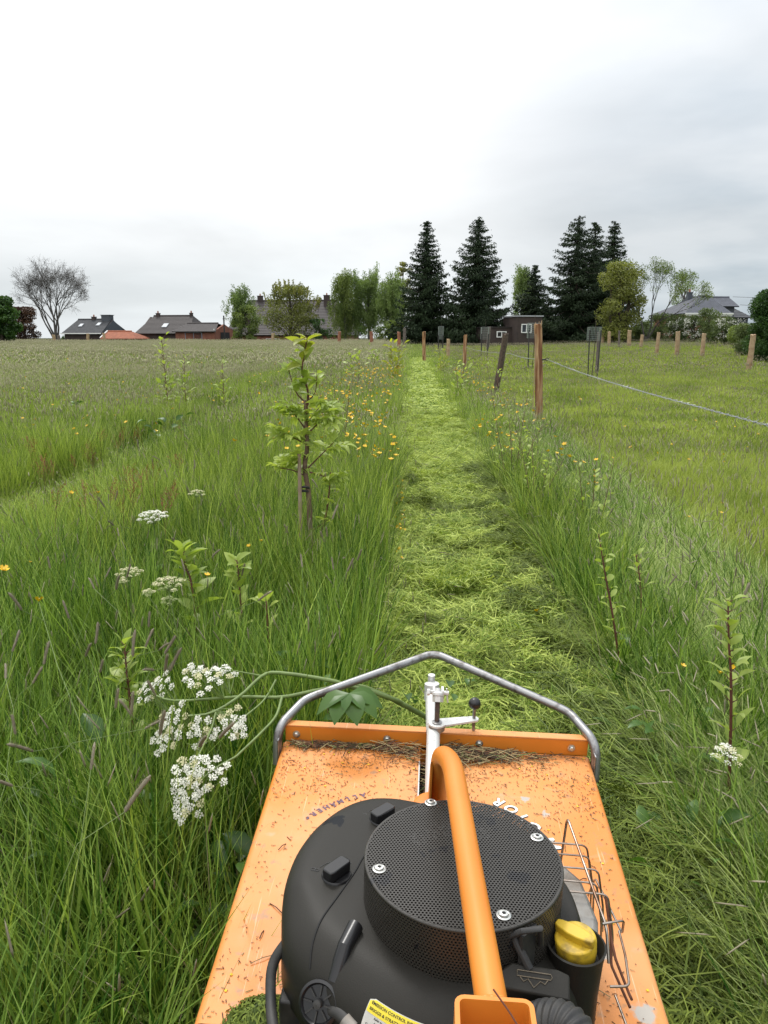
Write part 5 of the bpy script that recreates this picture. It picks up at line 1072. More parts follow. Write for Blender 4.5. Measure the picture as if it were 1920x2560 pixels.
def willow(label, px, top, halfw, Y, seed, m, nst=260, name='weeping_birch', low=.12, droop=1.2, H_=None, strand=(1.2, 4.2)):
    """crown of hanging strands from arching limbs"""
    rng = np.random.default_rng(seed); t, g = tree_root(name, label, px, Y, 'tree', 'broadleaf trees and bushes beyond the field'); H = at_d(px, top, Y).z - g.z; W = halfw / FPX * Y
    b = MB(); tops = []
    b.tube([(0, 0, -.5), (.1, 0, H * .3), (-.1, 0, H * .62), (.1, 0, H * .9)], [.22, .17, .11, .03], 7)
    for k in range(34):
        a = rng.uniform(0, 2 * PI); zt_ = H * rng.uniform(.42, .96); e = (zt_ / H - .55) / .47; L = W * math.sqrt(max(.02, 1 - e * e)) * rng.uniform(.35, 1.0); z0 = zt_ * rng.uniform(.55, .8)
        P = [(0, 0, z0), (L * .5 * math.cos(a), L * .5 * math.sin(a), (z0 + zt_) / 2 + .04 * H), (L * math.cos(a), L * math.sin(a), zt_ - .02 * H)]; b.tube(P, [.06, .035, .012], 4, cap=False)
        for q in curve_pts(P, 6)[3:]: tops.append(q)
    Cs = []; Tn = []
    for k in range(nst):
        p = tops[rng.integers(len(tops))] + Vector(rng.normal(0, .35, 3)); L = min(rng.uniform(strand[0], strand[1]) * rng.uniform(.25, 1), p.z - low * H); tn = rng.uniform(.15, .85)
        if L < .3: continue
        m_ = int(L / .10) + 2; tt = np.linspace(0, 1, m_); sway = rng.normal(0, .12, 2)
        for rep in range(4): Cs.append(np.stack([p.x + sway[0] * tt * L + rng.normal(0, .16, m_), p.y + sway[1] * tt * L + rng.normal(0, .09, m_), p.z + .3 - tt * L], 1)); Tn.append(np.clip(tn + rng.normal(0, .15, m_), 0, 1))
    C = np.concatenate(Cs); T = np.concatenate(Tn); n = len(C); A = rng.normal(0, .5, (n, 3)); A[:, 2] -= 1; A /= np.linalg.norm(A, axis=1)[:, None]; B = np.cross(A, rng.normal(0, 1, (n, 3))); B /= np.linalg.norm(B, axis=1)[:, None]; s = rng.uniform(.14, .28, n)[:, None] * .5
    V = np.stack([C - A * s, C + B * s * .42, C + A * s, C - B * s * .42], 1).reshape(-1, 3)
    b.build('trunk', M['barkgrey'], t); link('crown', np_mesh('crown', V, [(np.arange(n) * 4)[:, None] + np.array([[0, 1, 2, 3]])], m, {'tint': np.repeat(T, 4)}), t)
# far left
broadleaf('chestnut_tree', 'dense dark green chestnut at the left edge of the photo', 4, 738, 50, 78, M['dgreen'], 11, nclump=55, per=190, leaf=(.2, .4), low=.05)
broadleaf('copper_bush', 'brown-leaved bush between the chestnut and the bare tree', 62, 766, 44, 98, M['copper'], 12, nclump=40, per=170, low=.02)
rng = np.random.default_rng(21); t, g = tree_root('bare_tree', 'large almost leafless spreading tree at the far left', 136, 108, 'tree', 'broadleaf trees and bushes beyond the field')
b = MB(); tips = []
for k, (dx, L) in enumerate(((-.62, 4.0), (.40, 4.0), (.05, 4.6), (-.34, 4.5), (-.12, 4.8), (.2, 4.3))): branchy(b, Vector((.1 * k, 0, 1.0)), Vector((dx, rng.normal(0, .25), 1)).normalized(), L * .60, .15, 6, rng, .72, tips, .05, 3, 6, .75, .75)
b.tube([(0, 0, -.6), (.1, 0, 1.2)], [.5, .36], 10); b.build('trunk', M['barkgrey'], t); link('buds', foliage('buds', [(tuple(p), (.6, .6, .5), 1, .5) for p in tips], M['barkgrey'], (.07, .18), 5), t)
# centre-left group
willow('pale feathery birch standing right of the brick garage', 602, 708, 42, 112, 31, M['birch'], 240, strand=(.8, 2.6), low=.3)
broadleaf('ivy_bush', 'dark bushy tree beneath the pale feathery birch', 622, 762, 44, 110, M['mgreen'], 32, nclump=34, per=150, low=.0)
t, H, W = broadleaf('cherry_tree', 'round olive-green bush with spiky upright shoots in front of the farmhouse', 727, 712, 76, 102, M['olive'], 33, nclump=70, per=160, low=.0)
rng = np.random.default_rng(34); cl = []; b = MB()
for k in range(46):
    a = rng.uniform(0, 2 * PI); q = math.sqrt(rng.uniform()); x, y = W * .95 * q * math.cos(a), W * q * math.sin(a); z = H * (.55 + .42 * math.sqrt(max(0, 1 - q * q))); L = rng.uniform(.5, 1.3); dx = x / W * .5
    b.tube([(x, y, z - .6), (x + dx * L, y, z + L)], [.03, .01], 3, cap=False)
    for j in range(5): cl.append(((x + dx * L * j / 5, y, z + L * j / 5), (.13, .13, .16), 14, .75))
b.build('shoot', M['bark'], t, smooth_deg=None)['kind'] = 'stuff'; link('shoot_leaves', foliage('shoot_leaves', cl, M['ygreen'], (.12, .22), 8), t)
broadleaf('dark_shrub', 'small dark shrub at the foot of the round olive-green bush', 800, 795, 30, 100, M['dgreen'], 35, nclump=18, per=110, low=0)
willow('weeping birch in front of the farmhouse gable, left one of the pair', 862, 672, 38, 108, 36, M['mgreen'], 260, strand=(1.2, 5), low=.06)
willow('tall weeping birch right of the farmhouse gable', 922, 654, 66, 110, 37, M['birch'], 430, strand=(1.2, 5), low=.1)
willow('lighter weeping birch just left of the leftmost spruce', 978, 668, 40, 106, 38, M['birch'], 260, strand=(1.2, 5), low=.1)
broadleaf('yellow_green_maple', 'yellow-green tree showing over the left shoulder of the first spruce', 1006, 654, 26, 116, M['ygreen'], 39, nclump=26, per=120, low=.4)
broadleaf('low_thicket', 'low green thicket at the foot of the weeping birches', 985, 800, 46, 96, M['mgreen'], 40, nclump=36, per=120, low=0, cat='bush')
# between and right of the spruces
willow('silvery windblown birch between the dense spruces and the open one', 1303, 650, 26, 98, 41, M['birch'], 200, strand=(.8, 3), low=.25)
broadleaf('green_bush', 'rounded dark green bush behind the brick shed', 1362, 770, 42, 100, M['dgreen'], 42, nclump=30, per=120, low=0, cat='bush')
broadleaf('olive_tree', 'broad olive-green tree right of the spruces', 1545, 652, 62, 74, M['olive'], 43, trunks=3, nclump=95, per=150, leaf=(.12, .24), low=.02)
rng = np.random.default_rng(44); t, g = tree_root('thin_bare_tree', 'sparse twiggy tree at the right of the broad olive-green tree', 1612, 76, 'tree', 'broadleaf trees and bushes beyond the field')
b = MB(); tips = []
for k, dx in enumerate((-.25, .12, .4)): branchy(b, Vector((.15 * k, 0, .4)), Vector((dx, rng.normal(0, .2), 1)).normalized(), 2.05, .09, 5, rng, .5, tips, .08, 3, 5, .76)
b.tube([(0, 0, -.4), (.1, 0, .6)], [.2, .15], 8); b.build('trunk', M['barkgrey'], t); link('leaves', foliage('leaves', [(tuple(p), (.36, .36, .32), 15, .6) for p in tips], M['mgreen'], (.09, .16), 6), t)
broadleaf('wind_birch', 'small airy tree leaning right above the hedge and left of the blue roof', 1704, 676, 40, 108, M['birch'], 45, nclump=34, per=60, leaf=(.12, .24), low=.45)
HB_ = [(1612, 800, 26, 84), (1650, 780, 34, 80), (1690, 784, 38, 74), (1732, 788, 38, 70), (1772, 768, 46, 66), (1815, 792, 40, 60), (1855, 812, 34, 54), (1600, 815, 30, 78), (1560, 815, 34, 82), (1500, 822, 30, 84)]
wrd = ['leftmost low bush of the hedge, under the olive-green tree', 'low pale bush in the hedge below the thin twiggy tree', 'hedge bush with white blossom left of the blue roof', 'white-flowering hedge bush below the left end of the blue roof', 'tall light green hedge bush in front of the blue-roofed house', 'blossoming hedge bush below the right end of the blue roof', 'dark low hedge bush near the last tall fence post', 'small bush at the foot of the twiggy tree', 'shaded bush under the olive-green tree', 'shaded bush at the foot of the narrow right spruce']
for i, (px, top, hw, Y) in enumerate(HB_):
    t, H, W = broadleaf('hedge_bush', wrd[i], px, top, hw, Y, M['hedge'] if i not in (6, 9) else M['mgreen'], 50 + i, nclump=34, per=170, leaf=(.08, .18), low=0, cat='bush', group='hedge bushes along the right edge of the pasture', flat=.9)
    if i in (2, 3, 5): link('blossom', foliage('blossom', [((RNG.uniform(-W, W) * .8, -W * .75 + RNG.uniform(-.2, .5), H * RNG.uniform(.25, .9)), (.3, .3, .22), 20, .5) for k in range(34)], M['blossom'], (.06, .12), 60 + i), t)
broadleaf('big_hawthorn', 'large dark green bush cut off by the right edge of the photo', 1935, 722, 72, 36, M['dgreen'], 70, nclump=120, per=420, leaf=(.06, .13), low=0, cat='bush')
t, H, W = broadleaf('ivy_hedge', 'grey-green leafy bush beside the large dark bush at the right', 1872, 806, 34, 42, M['hedge'], 71, nclump=50, per=260, leaf=(.05, .10), low=0, cat='bush')
# far-off low tree line behind the houses
for i, (px, top, hw) in enumerate(((-40, 790, 90), (230, 822, 90), (420, 836, 100), (860, 800, 90), (1120, 800, 110), (1400, 812, 120))):
    broadleaf('distant_bush', ['distant trees past the left edge', 'distant low bushes behind the slate farmhouse', 'distant low bushes behind the brown-roofed house', 'distant trees behind the weeping birches', 'dark undergrowth behind the first two spruces', 'dark undergrowth behind the open-layered spruce'][i], px, top, hw, 150 if i < 4 else 100, M['dgreen'], 80 + i, nclump=50, per=90, leaf=(.3, .6), low=0, cat='bush', group='distant bushes')

# ---------------------------------------------------------------- fences
M['post'] = mat('chestnut_post', (.30, .17, .095), rough=.8, col2=(.16, .075, .04), vscale=3, bump=.6, bscale=30, contrast=(.35, .6))
def post_mat(name, c1, c2, c3):
    m, nt, b, out = new_mat(name); N = nt.nodes.new; Lk = nt.links.new; b.inputs['Roughness'].default_value = .85; b.inputs['Specular IOR Level'].default_value = .2
    tc = N('ShaderNodeTexCoord'); mp = N('ShaderNodeMapping'); mp.inputs['Scale'].default_value = (22, 22, 1.6); Lk(tc.outputs['Object'], mp.inputs[0])
    n = N('ShaderNodeTexNoise'); n.inputs['Scale'].default_value = 1; n.inputs['Detail'].default_value = 7; Lk(mp.outputs[0], n.inputs['Vector'])
    r = N('ShaderNodeValToRGB'); Lk(n.outputs['Fac'], r.inputs[0]); e = r.color_ramp.elements; e[0].position = .36; e[0].color = tuple(c1) + (1,); e[1].position = .66; e[1].color = tuple(c3) + (1,); q = e.new(.5); q.color = tuple(c2) + (1,)
    Lk(r.outputs[0], b.inputs['Base Color']); bp = N('ShaderNodeBump'); bp.inputs['Strength'].default_value = .9; bp.inputs['Distance'].default_value = .01; Lk(n.outputs['Fac'], bp.inputs['Height']); Lk(bp.outputs[0], b.inputs['Normal']); return m
M['post'] = post_mat('split_chestnut', (.10, .045, .025), (.25, .12, .06), (.50, .34, .19))
M['postpale'] = mat('pale_peeled_post', (.42, .31, .19), rough=.8, col2=(.27, .17, .09), vscale=5, bump=.4, bscale=30)
M['postbark'] = mat('bark_covered_post', (.12, .085, .06), rough=.95, col2=(.05, .035, .028), vscale=25, bump=1, bscale=40)
M['postgrey'] = mat('weathered_post', (.17, .14, .12), rough=.9, var=.5, vscale=9)
M['redpost'] = mat('reddish_post', (.32, .13, .075), rough=.8, var=.4, vscale=6)
M['zinc'] = mat('zinc_wire', (.40, .41, .42), rough=.35, metal=.9)
def post(label, px, top, Y, r, m, lean=(0, 0), name='fence_post', seed=0, n=11, jag=.03, sink=.35, group='wooden fence posts'):
    rng = np.random.default_rng(seed + int(px)); g = ground_xy(px, Y); H = at_d(px, top, Y).z - g.z; k = 18; b = MB(); ph = rng.uniform(0, 6, 3); vs = []
    base = at_d(px, top, Y); x0 = base.x - lean[0] - g.x
    for i in range(k):
        t = i / (k - 1); z = -sink + (H + sink) * t; cx = x0 + lean[0] * t + .012 * r / .06 * math.sin(3.1 * t + ph[0]); cyy = lean[1] * t + .012 * math.sin(4 * t + ph[1])
        for j in range(n):
            a = 2 * PI * j / n; rr = r * (1 + .10 * math.sin(2 * a + ph[2] + t * 1.5) + .07 * math.sin(3 * a + ph[0] + 2.2 * t) + .05 * math.sin(t * 23 + a)) * (1.06 - .12 * t)
            vs.append((cx + rr * math.cos(a), cyy + rr * math.sin(a), z + (rng.uniform(-jag, jag) if i == k - 1 else 0)))
    fs = [(i * n + j, i * n + (j + 1) % n, (i + 1) * n + (j + 1) % n, (i + 1) * n + j) for i in range(k - 1) for j in range(n)]
    vs.append((x0 + lean[0], lean[1], H)); fs += [((k - 1) * n + j, (k - 1) * n + (j + 1) % n, k * n) for j in range(n)]
    b.add(vs, fs); o = b.build(name, m, None, smooth_deg=50, loc=g); tag(o, label, 'fence post', group); return o
p1 = post('thick pale split chestnut post, nearest in the fence, with wire hook', 1346, 810, 12.0, .060, M['post'], lean=(-.07, 0), seed=1, jag=.02, n=16)
s = MB()    # splintered sapwood strip and torn bark on the near post
pt = at_d(1346, 810, 12) - p1.location
s.add([(pt.x - .05, -.062, 1.45), (pt.x - .045, -.066, .2), (pt.x - .033, -.068, .2), (pt.x - .036, -.069, 1.45)], [(0, 1, 2, 3)])
for a, L, z in ((.4, .05, .0), (2.3, .03, .0), (1.2, .04, -.01), (-.6, .06, 0)): s.tube([(pt.x + .045 * math.cos(a), .045 * math.sin(a), pt.z - .03), (pt.x + .055 * math.cos(a), .05 * math.sin(a), pt.z + L)], [.014, .002], 4)
s.build('splinter', M['postpale'], p1)
hk = MB(); hp = Vector((pt.x + .055, -.02, 1.06)); hk.tube([hp, hp + Vector((.07, -.02, .01))], .012, 8); hk.tube([hp + Vector((.09 + .022 * math.cos(a), -.03, .01 + .022 * math.sin(a))) for a in np.linspace(0, 5.5, 12)], .007, 6); hk.build('insulator', M['rubber'], p1)
post('dark bark-covered post leaning right, second from the camera', 1262, 836, 17.5, .075, M['postbark'], lean=(.24, 0), seed=2, jag=.04)
fp = [('slim brown post standing left of the leaning bark post', 1164, 838, 29, .075, 'post'), ('short pale-brown post between two taller ones left of the bark post', 1122, 848, 38, .09, 'postpale'), ('brown post at the far right verge of the mown strip', 1061, 829, 37, .09, 'post'),
      ('reddish post at the far end of the mown strip', 998, 830, 52, .11, 'redpost'), ('grey post just right of the reddish one at the end of the strip', 1011, 821, 62, .11, 'postgrey'), ('grey post leaning beside a wire tree guard, left of the shed', 1223, 817, 60, .13, 'postgrey')]
for i, (lb, px, top, Y, r, m_) in enumerate(fp): post(lb, px, top, Y, r, M[m_], seed=10 + i, lean=(.12, 0) if px == 1223 else (0, 0))
fr = [('thin grey stake right of the rightmost wire tree guard', 1497, 831, 27, .055, 'postgrey'), ('tiny far post behind the thin grey stake', 1507, 833, 74, .13, 'postpale'), ('small far post, second of the pale row from the left', 1524, 829, 66, .12, 'postpale'), ('slim slightly bent post, third of the pale row', 1549, 827, 58, .08, 'postgrey'),
      ('pale post below the olive-green tree, fourth of the row', 1575, 826, 62, .15, 'postpale'), ('short post below the twiggy tree', 1605, 837, 56, .11, 'postpale'), ('pale post in front of the leftmost blossoming bush', 1646, 831, 46, .10, 'postpale'), ('thick pale post in front of the white-flowering bushes', 1695, 829, 44, .12, 'postpale'),
      ('pale post below the blue-grey roof', 1761, 834, 42, .12, 'postpale'), ('thickest pale post at the far right before the large dark bush', 1882, 837, 29, .095, 'postpale')]
for i, (lb, px, top, Y, r, m_) in enumerate(fr): post(lb, px, top, Y, r, M[m_], seed=30 + i)
fl_ = [('far left post below the chestnut tree', 33, 839, 80, 'postpale'), ('far post at the foot of the bare tree', 134, 837, 84, 'postpale'), ('faint far post just right of the bare tree', 147, 838, 90, 'postgrey'), ('far pale post before the slate farmhouse', 219, 834, 84, 'postpale'), ('far post before the orange-roofed outbuilding', 260, 833, 84, 'postpale'),
       ('pale far post left of the planted sapling', 682, 834, 84, 'postpale'), ('reddish far post before the farmhouse gable', 848, 829, 78, 'redpost'), ('reddish far post right of the farmhouse gable', 928, 829, 70, 'redpost')]
for i, (lb, px, top, Y, m_) in enumerate(fl_): post(lb, px, top, Y, .16, M[m_], seed=60 + i)
# barbed wire: two twisted strands with barbs, hung from post to post
def wire_run(label, P, barbs=True, r=.0016, barb_n=.12):
    o = MB(); n = len(P); tot = 0; L = [0]
    for a, b_ in zip(P, P[1:]): tot += (b_ - a).length; L.append(tot)
    for ph in (0, PI):
        q = []
        for p, l in zip(P, L): a = l * 42 + ph; q.append(p + Vector((math.cos(a), 0, math.sin(a))) * .0030)
        o.tube(q, r, 5, cap=False)
    if barbs:
        l = 0; i = 0
        while l < tot - .05:
            while L[i + 1] < l: i += 1
            c = P[i].lerp(P[i + 1], (l - L[i]) / (L[i + 1] - L[i])); d = (P[i + 1] - P[i]).normalized(); s = d.cross(Vector((0, 0, 1))).normalized()
            for k in range(4): a = k * PI / 2 + l; v = s * math.cos(a) + Vector((0, 0, 1)) * math.sin(a); o.tube([c - d * .004 * (k % 2), c + v * .018 + d * .004], [.0016, .0006], 3, cap=False)
            o.tube([c - d * .009, c + d * .009], .0050, 6); l += barb_n
    w = o.build('barbed_wire', M['zinc'], None, smooth_deg=None); tag(w, label, 'barbed wire', 'barbed wire of the pasture fence'); return w
W1 = p1.location + Vector((pt.x + .15, -.03, 1.07)); W0 = at_h(1930, 1066, 1.09); dirn = (W0 - W1)
Pn = []
for t in np.linspace(0, 1.42, 520): p = W1 + dirn * t; p.z -= .035 * math.sin(min(t, 1) * PI); Pn.append(p)
wire_run('galvanised barbed wire sagging from the near chestnut post to the right edge', Pn)
np_ = Pn[-1]; q = post('pale chestnut post beside the operator, just out of the photo at the right', 2600, 600, 1.0, .06, M['postpale'], seed=99); q.location = (np_.x + .07, np_.y, 0); 
me_ = q.data
zt = max(v.co.z for v in me_.vertices); xm = sum(v.co.x for v in me_.vertices) / len(me_.vertices)
for v in me_.vertices: v.co.z *= 1.35 / zt; v.co.x -= xm
W2 = at_d(1276, 884, 17.5); Pm = [W1.lerp(W2, t) - Vector((.1 * (1 - t), 0, .03 * math.sin(t * PI))) for t in np.linspace(0, 1, 240)]; wire_run('barbed wire running from the near chestnut post back to the leaning bark post', Pm, r=.003, barb_n=.24)
W3 = at_d(1164, 868, 29); Pm = [W2.lerp(W3, t) - Vector((0, 0, .05 * math.sin(t * PI))) for t in np.linspace(0, 1, 200)]; wire_run('thin far barbed wire from the leaning bark post to the slim brown post', Pm, r=.003, barb_n=.5)
# wire tree guards on dark stakes
M['guard'] = mat('green_grey_mesh', (.22, .25, .23), rough=.6, metal=.3)
for i, (lb, px, top, bot, Y, hw) in enumerate((('wire mesh tree guard on two dark stakes right of the near post', 1485, 818, 851, 24, 14), ('wire mesh tree guard on stakes hidden behind the near post', 1334, 808, 845, 31, 14), ('far wire mesh tree guard beside the leaning grey post', 1212, 818, 848, 46, 9), ('farthest wire mesh tree guard near the strip end', 1102, 816, 848, 62, 6))):
    g = ground_xy(px, Y); t = empty('tree_guard', g); tag(t, lb, 'tree guard', 'wire tree guards in the pasture'); z1 = at_d(px, top, Y).z - g.z; z0 = at_d(px, bot, Y).z - g.z; w = hw / FPX * Y; b = MB(); th = .0022 * Y / 24 + .001
    nv = 8; nh = 7
    for a0 in range(4):
        ca, sa = math.cos(a0 * PI / 2), math.sin(a0 * PI / 2)
        for k in range(nv): u = -w + 2 * w * k / nv; x, y = ca * u + sa * w, -sa * u + ca * w; b.tube([(x, y, z0), (x, y, z1)], th, 4, cap=False)
        for k in range(nh + 1): z = z0 + (z1 - z0) * k / nh; b.tube([(ca * -w + sa * w, sa * w + ca * w, z), (ca * w + sa * w, -sa * w + ca * w, z)], th, 4, cap=False)
    o = b.build('mesh_cage', M['guard'], t, smooth_deg=None)
    for sx_, ln in ((-w * .9, -.03), (w * .6, .05)): b = MB(); b.tube([(sx_, -w, -.3), (sx_ + ln, -w, z0 + .3)], .018 * Y / 24, 6); b.build('stake', M['rubber'], t)
    b = MB(); b.tube([(0, 0, 0), (.05, 0, z1 * .8), (.02, 0, z1 + .35)], [.015, .012, .006], 5); b.build('young_tree', M['bark'], t)

# ---------------------------------------------------------------- plants one can pick out
M['leafg'] = leaf_mat('sapling_leaves', (.21, .30, .05), (.54, .62, .17), trans=.45, wscale=3, rough=.4, spec=.4)
M['leafy'] = leaf_mat('young_yellow_leaves', (.20, .24, .03), (.42, .44, .08), trans=.5, wscale=3, rough=.4)
M['leafd'] = leaf_mat('dogwood_leaves', (.06, .12, .025), (.20, .29, .06), trans=.4, wscale=3, rough=.4)
M['leafdark'] = leaf_mat('broad_dark_leaves', (.03, .08, .012), (.10, .20, .035), trans=.3, wscale=3, rough=.35)
M['stemr'] = mat('red_brown_stem', (.13, .04, .028), rough=.6, var=.4, vscale=30); M['stemb'] = mat('brown_bark_stem', (.20, .13, .085), rough=.85, col2=(.10, .06, .04), vscale=40, bump=.5, bscale=90)
M['stemg'] = mat('green_stem', (.16, .23, .06), rough=.5, var=.3, vscale=20); M['stake'] = mat('grey_stake', (.33, .26, .19), rough=.85, col2=(.22, .13, .08), vscale=8, bump=.4, bscale=80)
M['floret'] = mat('white_florets', (.66, .66, .56), rough=.7); M['floretc'] = mat('cream_florets', (.50, .48, .27), rough=.7); M['floretg'] = mat('green_florets', (.24, .28, .10), rough=.7)
M['petal'] = mat('buttercup_petal', (.80, .50, .012), rough=.25, spec=.6, coat=.3); M['petalc'] = mat('buttercup_centre', (.55, .42, .05), rough=.7)

def leaflet(L, W, bend, fold, base=(0, 0, 0), yaw=0.0, pitch=0.0, n=4, off=0):
    """one leaf blade from the base outwards along +X, folded on its midrib, drooping"""
    Vs = []; c, s_ = math.cos(yaw), math.sin(yaw); x = z = 0; th = pitch
    for i in range(n + 1):
        t = i / n; w = W * math.sin(PI * min(1, t ** .85 * .97 + .03)) ** .9 * .5 if 0 < t < 1 else W * .02; f = fold * w
        for sy, up in ((-1, f), (0, 0), (1, f)): yy = sy * w; Vs.append((base[0] + c * x - s_ * yy, base[1] + s_ * x + c * yy, base[2] + z + up))
        x += math.cos(th) * L / n; z += math.sin(th) * L / n; th -= bend / n
    F = [(off + i * 3 + k, off + i * 3 + k + 1, off + i * 3 + k + 4, off + i * 3 + k + 3) for i in range(n) for k in (0, 1)]
    return Vs, F
def leaf_mesh(name, m, parts, tint):
    V = []; F = []
    for a in parts: v, f = leaflet(*a, off=len(V)); V += v; F += f
    return np_mesh(name, np.array(V), [np.array(F)], m, {'tint': np.full(len(V), tint)}, smooth_shade=True)
def simple_leaves(tag_, m, W=.5, k=4):
    return [leaf_mesh('leaf', m, [(1.0, W * random.uniform(.8, 1.15), random.uniform(.3, 1.3), random.uniform(.2, .7), (0, 0, 0), 0, .3)], random.uniform(.1, .95)) for _ in range(k)]
def compound_leaves(m, k=5):
    out = []
    for _ in range(k):
        P = [(.62, .2, random.uniform(.8, 1.7), .5, (.45, 0, .0), 0, .2)]
        for j, x in enumerate((.12, .30, .46)):
            for s in (-1, 1): P.append((.52, .17, random.uniform(.8, 1.8), .5, (x, 0, 0), s * random.uniform(.7, 1.1), .3))
        P.append((.5, .012, 0, 0, (0, 0, 0), 0, 0)); out.append(leaf_mesh('leaf', m, P, random.uniform(.15, .95)))
    return out
LG, LY, LD, LK, LC = simple_leaves('g', M['leafg']), simple_leaves('y', M['leafy']), simple_leaves('d', M['leafd'], .42), simple_leaves('k', M['leafdark'], .5), compound_leaves(M['leafg'])
def put_leaf(parent, meshes, p, az, el, size, name='leaf'):
    o = link(name, random.choice(meshes), parent, loc=p, scale=size); o.rotation_euler = (random.gauss(0, .35), -el, az); return o
def stems_plant(name, label, base, stems, cat, group, leaves, n, size, stem_mat, rb=.006, zmin=.2, pairs=True, spread=.0, twig=.0, el=(.1, .8)):
    """stems: list of control point lists relative to the base"""
    t = empty(name, base); tag(t, label, cat, group); b = MB(); tot = 0
    paths = [curve_pts(s, 16) for s in stems]
    for P in paths: b.tube(P, np.linspace(rb, rb * .35, len(P)), 7)
    tw = []
    per = max(1, n // len(paths))
    for P in paths:
        for k in range(per):
            f = zmin + (1 - zmin) * (k + random.uniform(.2, .8)) / per if not pairs else zmin + (1 - zmin) * ((k // 2) + .7) / (per / 2 + .2)
            i = min(f, .999) * (len(P) - 1); q = P[int(i)].lerp(P[min(int(i) + 1, len(P) - 1)], i % 1); az = random.uniform(0, 2 * PI) if not pairs else (k // 2) * 1.45 + (k % 2) * PI + random.gauss(0, .3)
            if twig and random.random() < .7:
                d = Vector((math.cos(az), math.sin(az), .8)) * twig * random.uniform(.4, 1.2) * (1.15 - .5 * f); b.tube([q, q + d], [rb * .4, rb * .2], 4, cap=False); q = q + d
            put_leaf(t, leaves, q, az, random.uniform(*el), size * random.uniform(.65, 1.2) * (1.1 - .35 * f))
    b.build('stem', stem_mat, t, smooth_deg=60); return t
def base_at(px, py, h):     # root position for something whose foot shows at (px,py), h above ground
    p = at_h(px, py, h); return Vector((p.x, p.y, float(gz(p.x, p.y))))
SG = 'young planted saplings along the strip'
# main sapling with its stake
def main_sapling():
    B = base_at(776, 1375, .30); t = empty('elder_sapling', B); tag(t, 'tallest leafy sapling tied to a grey stake left of the mown strip', 'sapling', SG); Y = B.y
    def rel(px, py, dy=0): q = at_d(px, py, Y + dy); return q - B
    b = MB(); b.tube(curve_pts([(0, 0, -.05), rel(775, 1340), rel(772, 1240), rel(762, 1170), rel(768, 1120)], 20), np.linspace(.0175, .012, 21), 9)
    b.tube(curve_pts([rel(768, 1120), rel(765, 1040), rel(762, 1000)], 8), np.linspace(.012, .008, 9), 8); b.build('trunk', M['stemb'], t, smooth_deg=60)
    b = MB(); b.tube([rel(751, 1460, -.03), rel(752, 1330, -.03), rel(748, 1135, -.03)], [.010, .011, .010], 8); b.build('stake', M['stake'], t)
    b = MB(); b.tube([Vector(rel(762 + 11 * math.cos(a), 1222 + 5 * math.sin(a), .02 * math.sin(a))) for a in np.linspace(0, 2 * PI, 16)], .007, 6); b.tube([Vector(rel(762 + 10 * math.cos(a), 1228, .02 * math.sin(a))) for a in np.linspace(0, 2 * PI, 12)], .006, 6); b.build('tie', M['rubber'], t)
    br = MB()
    def limb(pts, r=.006): P = curve_pts([rel(*p) for p in pts], 14); br.tube(P, np.linspace(r, r * .4, len(P)), 6); return P
    limbs = [(limb([(765, 1050), (770, 980), (755, 930), (762, 880), (768, 845)], .007), LG, 22, .115, .25), (limb([(768, 1010), (740, 980), (720, 920)], .005), LG, 12, .10, .4), (limb([(762, 1010), (788, 980), (792, 930)], .004), LG, 5, .09, .5),
             (limb([(765, 1110), (735, 1095), (700, 1080)], .005), LC, 9, .15, .25), (limb([(765, 1090), (795, 1060), (830, 1045)], .005), LC, 8, .15, .35), (limb([(768, 1080), (740, 1040), (715, 1015)], .005), LC, 9, .15, .3), (limb([(765, 1060), (790, 1030), (808, 1000)], .004), LC, 7, .14, .3),
             (limb([(770, 1170), (800, 1140), (835, 1105)], .005), LC, 6, .16, .4), (limb([(765, 1190), (730, 1175), (700, 1170)], .005), LC, 8, .14, .3), (limb([(772, 1180), (810, 1190), (850, 1200)], .005), LC, 4, .14, .5),
             (limb([(790, 1370), (812, 1300), (822, 1240), (826, 1180)], .008), LC, 7, .12, .55), (limb([(775, 1330), (805, 1310), (835, 1290)], .004), LG, 5, .09, .4), (limb([(748, 1160), (735, 1140)], .004), LC, 4, .11, .2)]
    for P, lv, n, sz, f0 in limbs:
        n = int(n * 1.5)
        for k in range(n):
            i = (f0 + (1 - f0) * (k + .5) / n) * (len(P) - 1.01); q = P[int(i)].lerp(P[int(i) + 1], i % 1); put_leaf(t, LY if lv is LG and q.z > 1.30 and random.random() < .75 else lv, q, random.uniform(0, 2 * PI), random.uniform(-.3, .9), sz * random.uniform(.6, 1.05))
    br.build('branch', M['stemr'], t, smooth_deg=60)['kind'] = 'stuff'
main_sapling()
def col_sapling(label, px, top, foot, h, leaves, n, size, stems=1, lean=0, sm=None, twig=.05, rb=.005, name='sapling', pairs=False, el=(.0, .9), zmin=.15, w=.06):
    B = base_at(px, foot, h); H = at_d(px, top, B.y).z - B.z; S_ = []
    for k in range(stems):
        dx = (k - (stems - 1) / 2) * w + lean; S_.append([(dx * .2, 0, 0), (dx * .5 + random.gauss(0, .01), random.gauss(0, .02), H * .4), (dx, random.gauss(0, .03), H * (1 - .18 * k * random.random()))])
    return stems_plant(name, label, B, S_, 'sapling', SG, leaves, n, size, sm or M['stemr'], rb, twig=twig, pairs=pairs, el=el, zmin=zmin)
col_sapling('leafy column sapling, tallest of the three far left of the planted stake', 425, 845, 1010, .35, LG, 70, .14, twig=.10, rb=.009, lean=-.08)
col_sapling('leafy column sapling, middle of the three left of the planted stake', 466, 884, 1015, .3, LG, 56, .13, twig=.10, rb=.008)
col_sapling('dark leafy column sapling, right one of the three left of the planted stake', 560, 905, 1005, .3, LG, 44, .12, twig=.09, rb=.008)
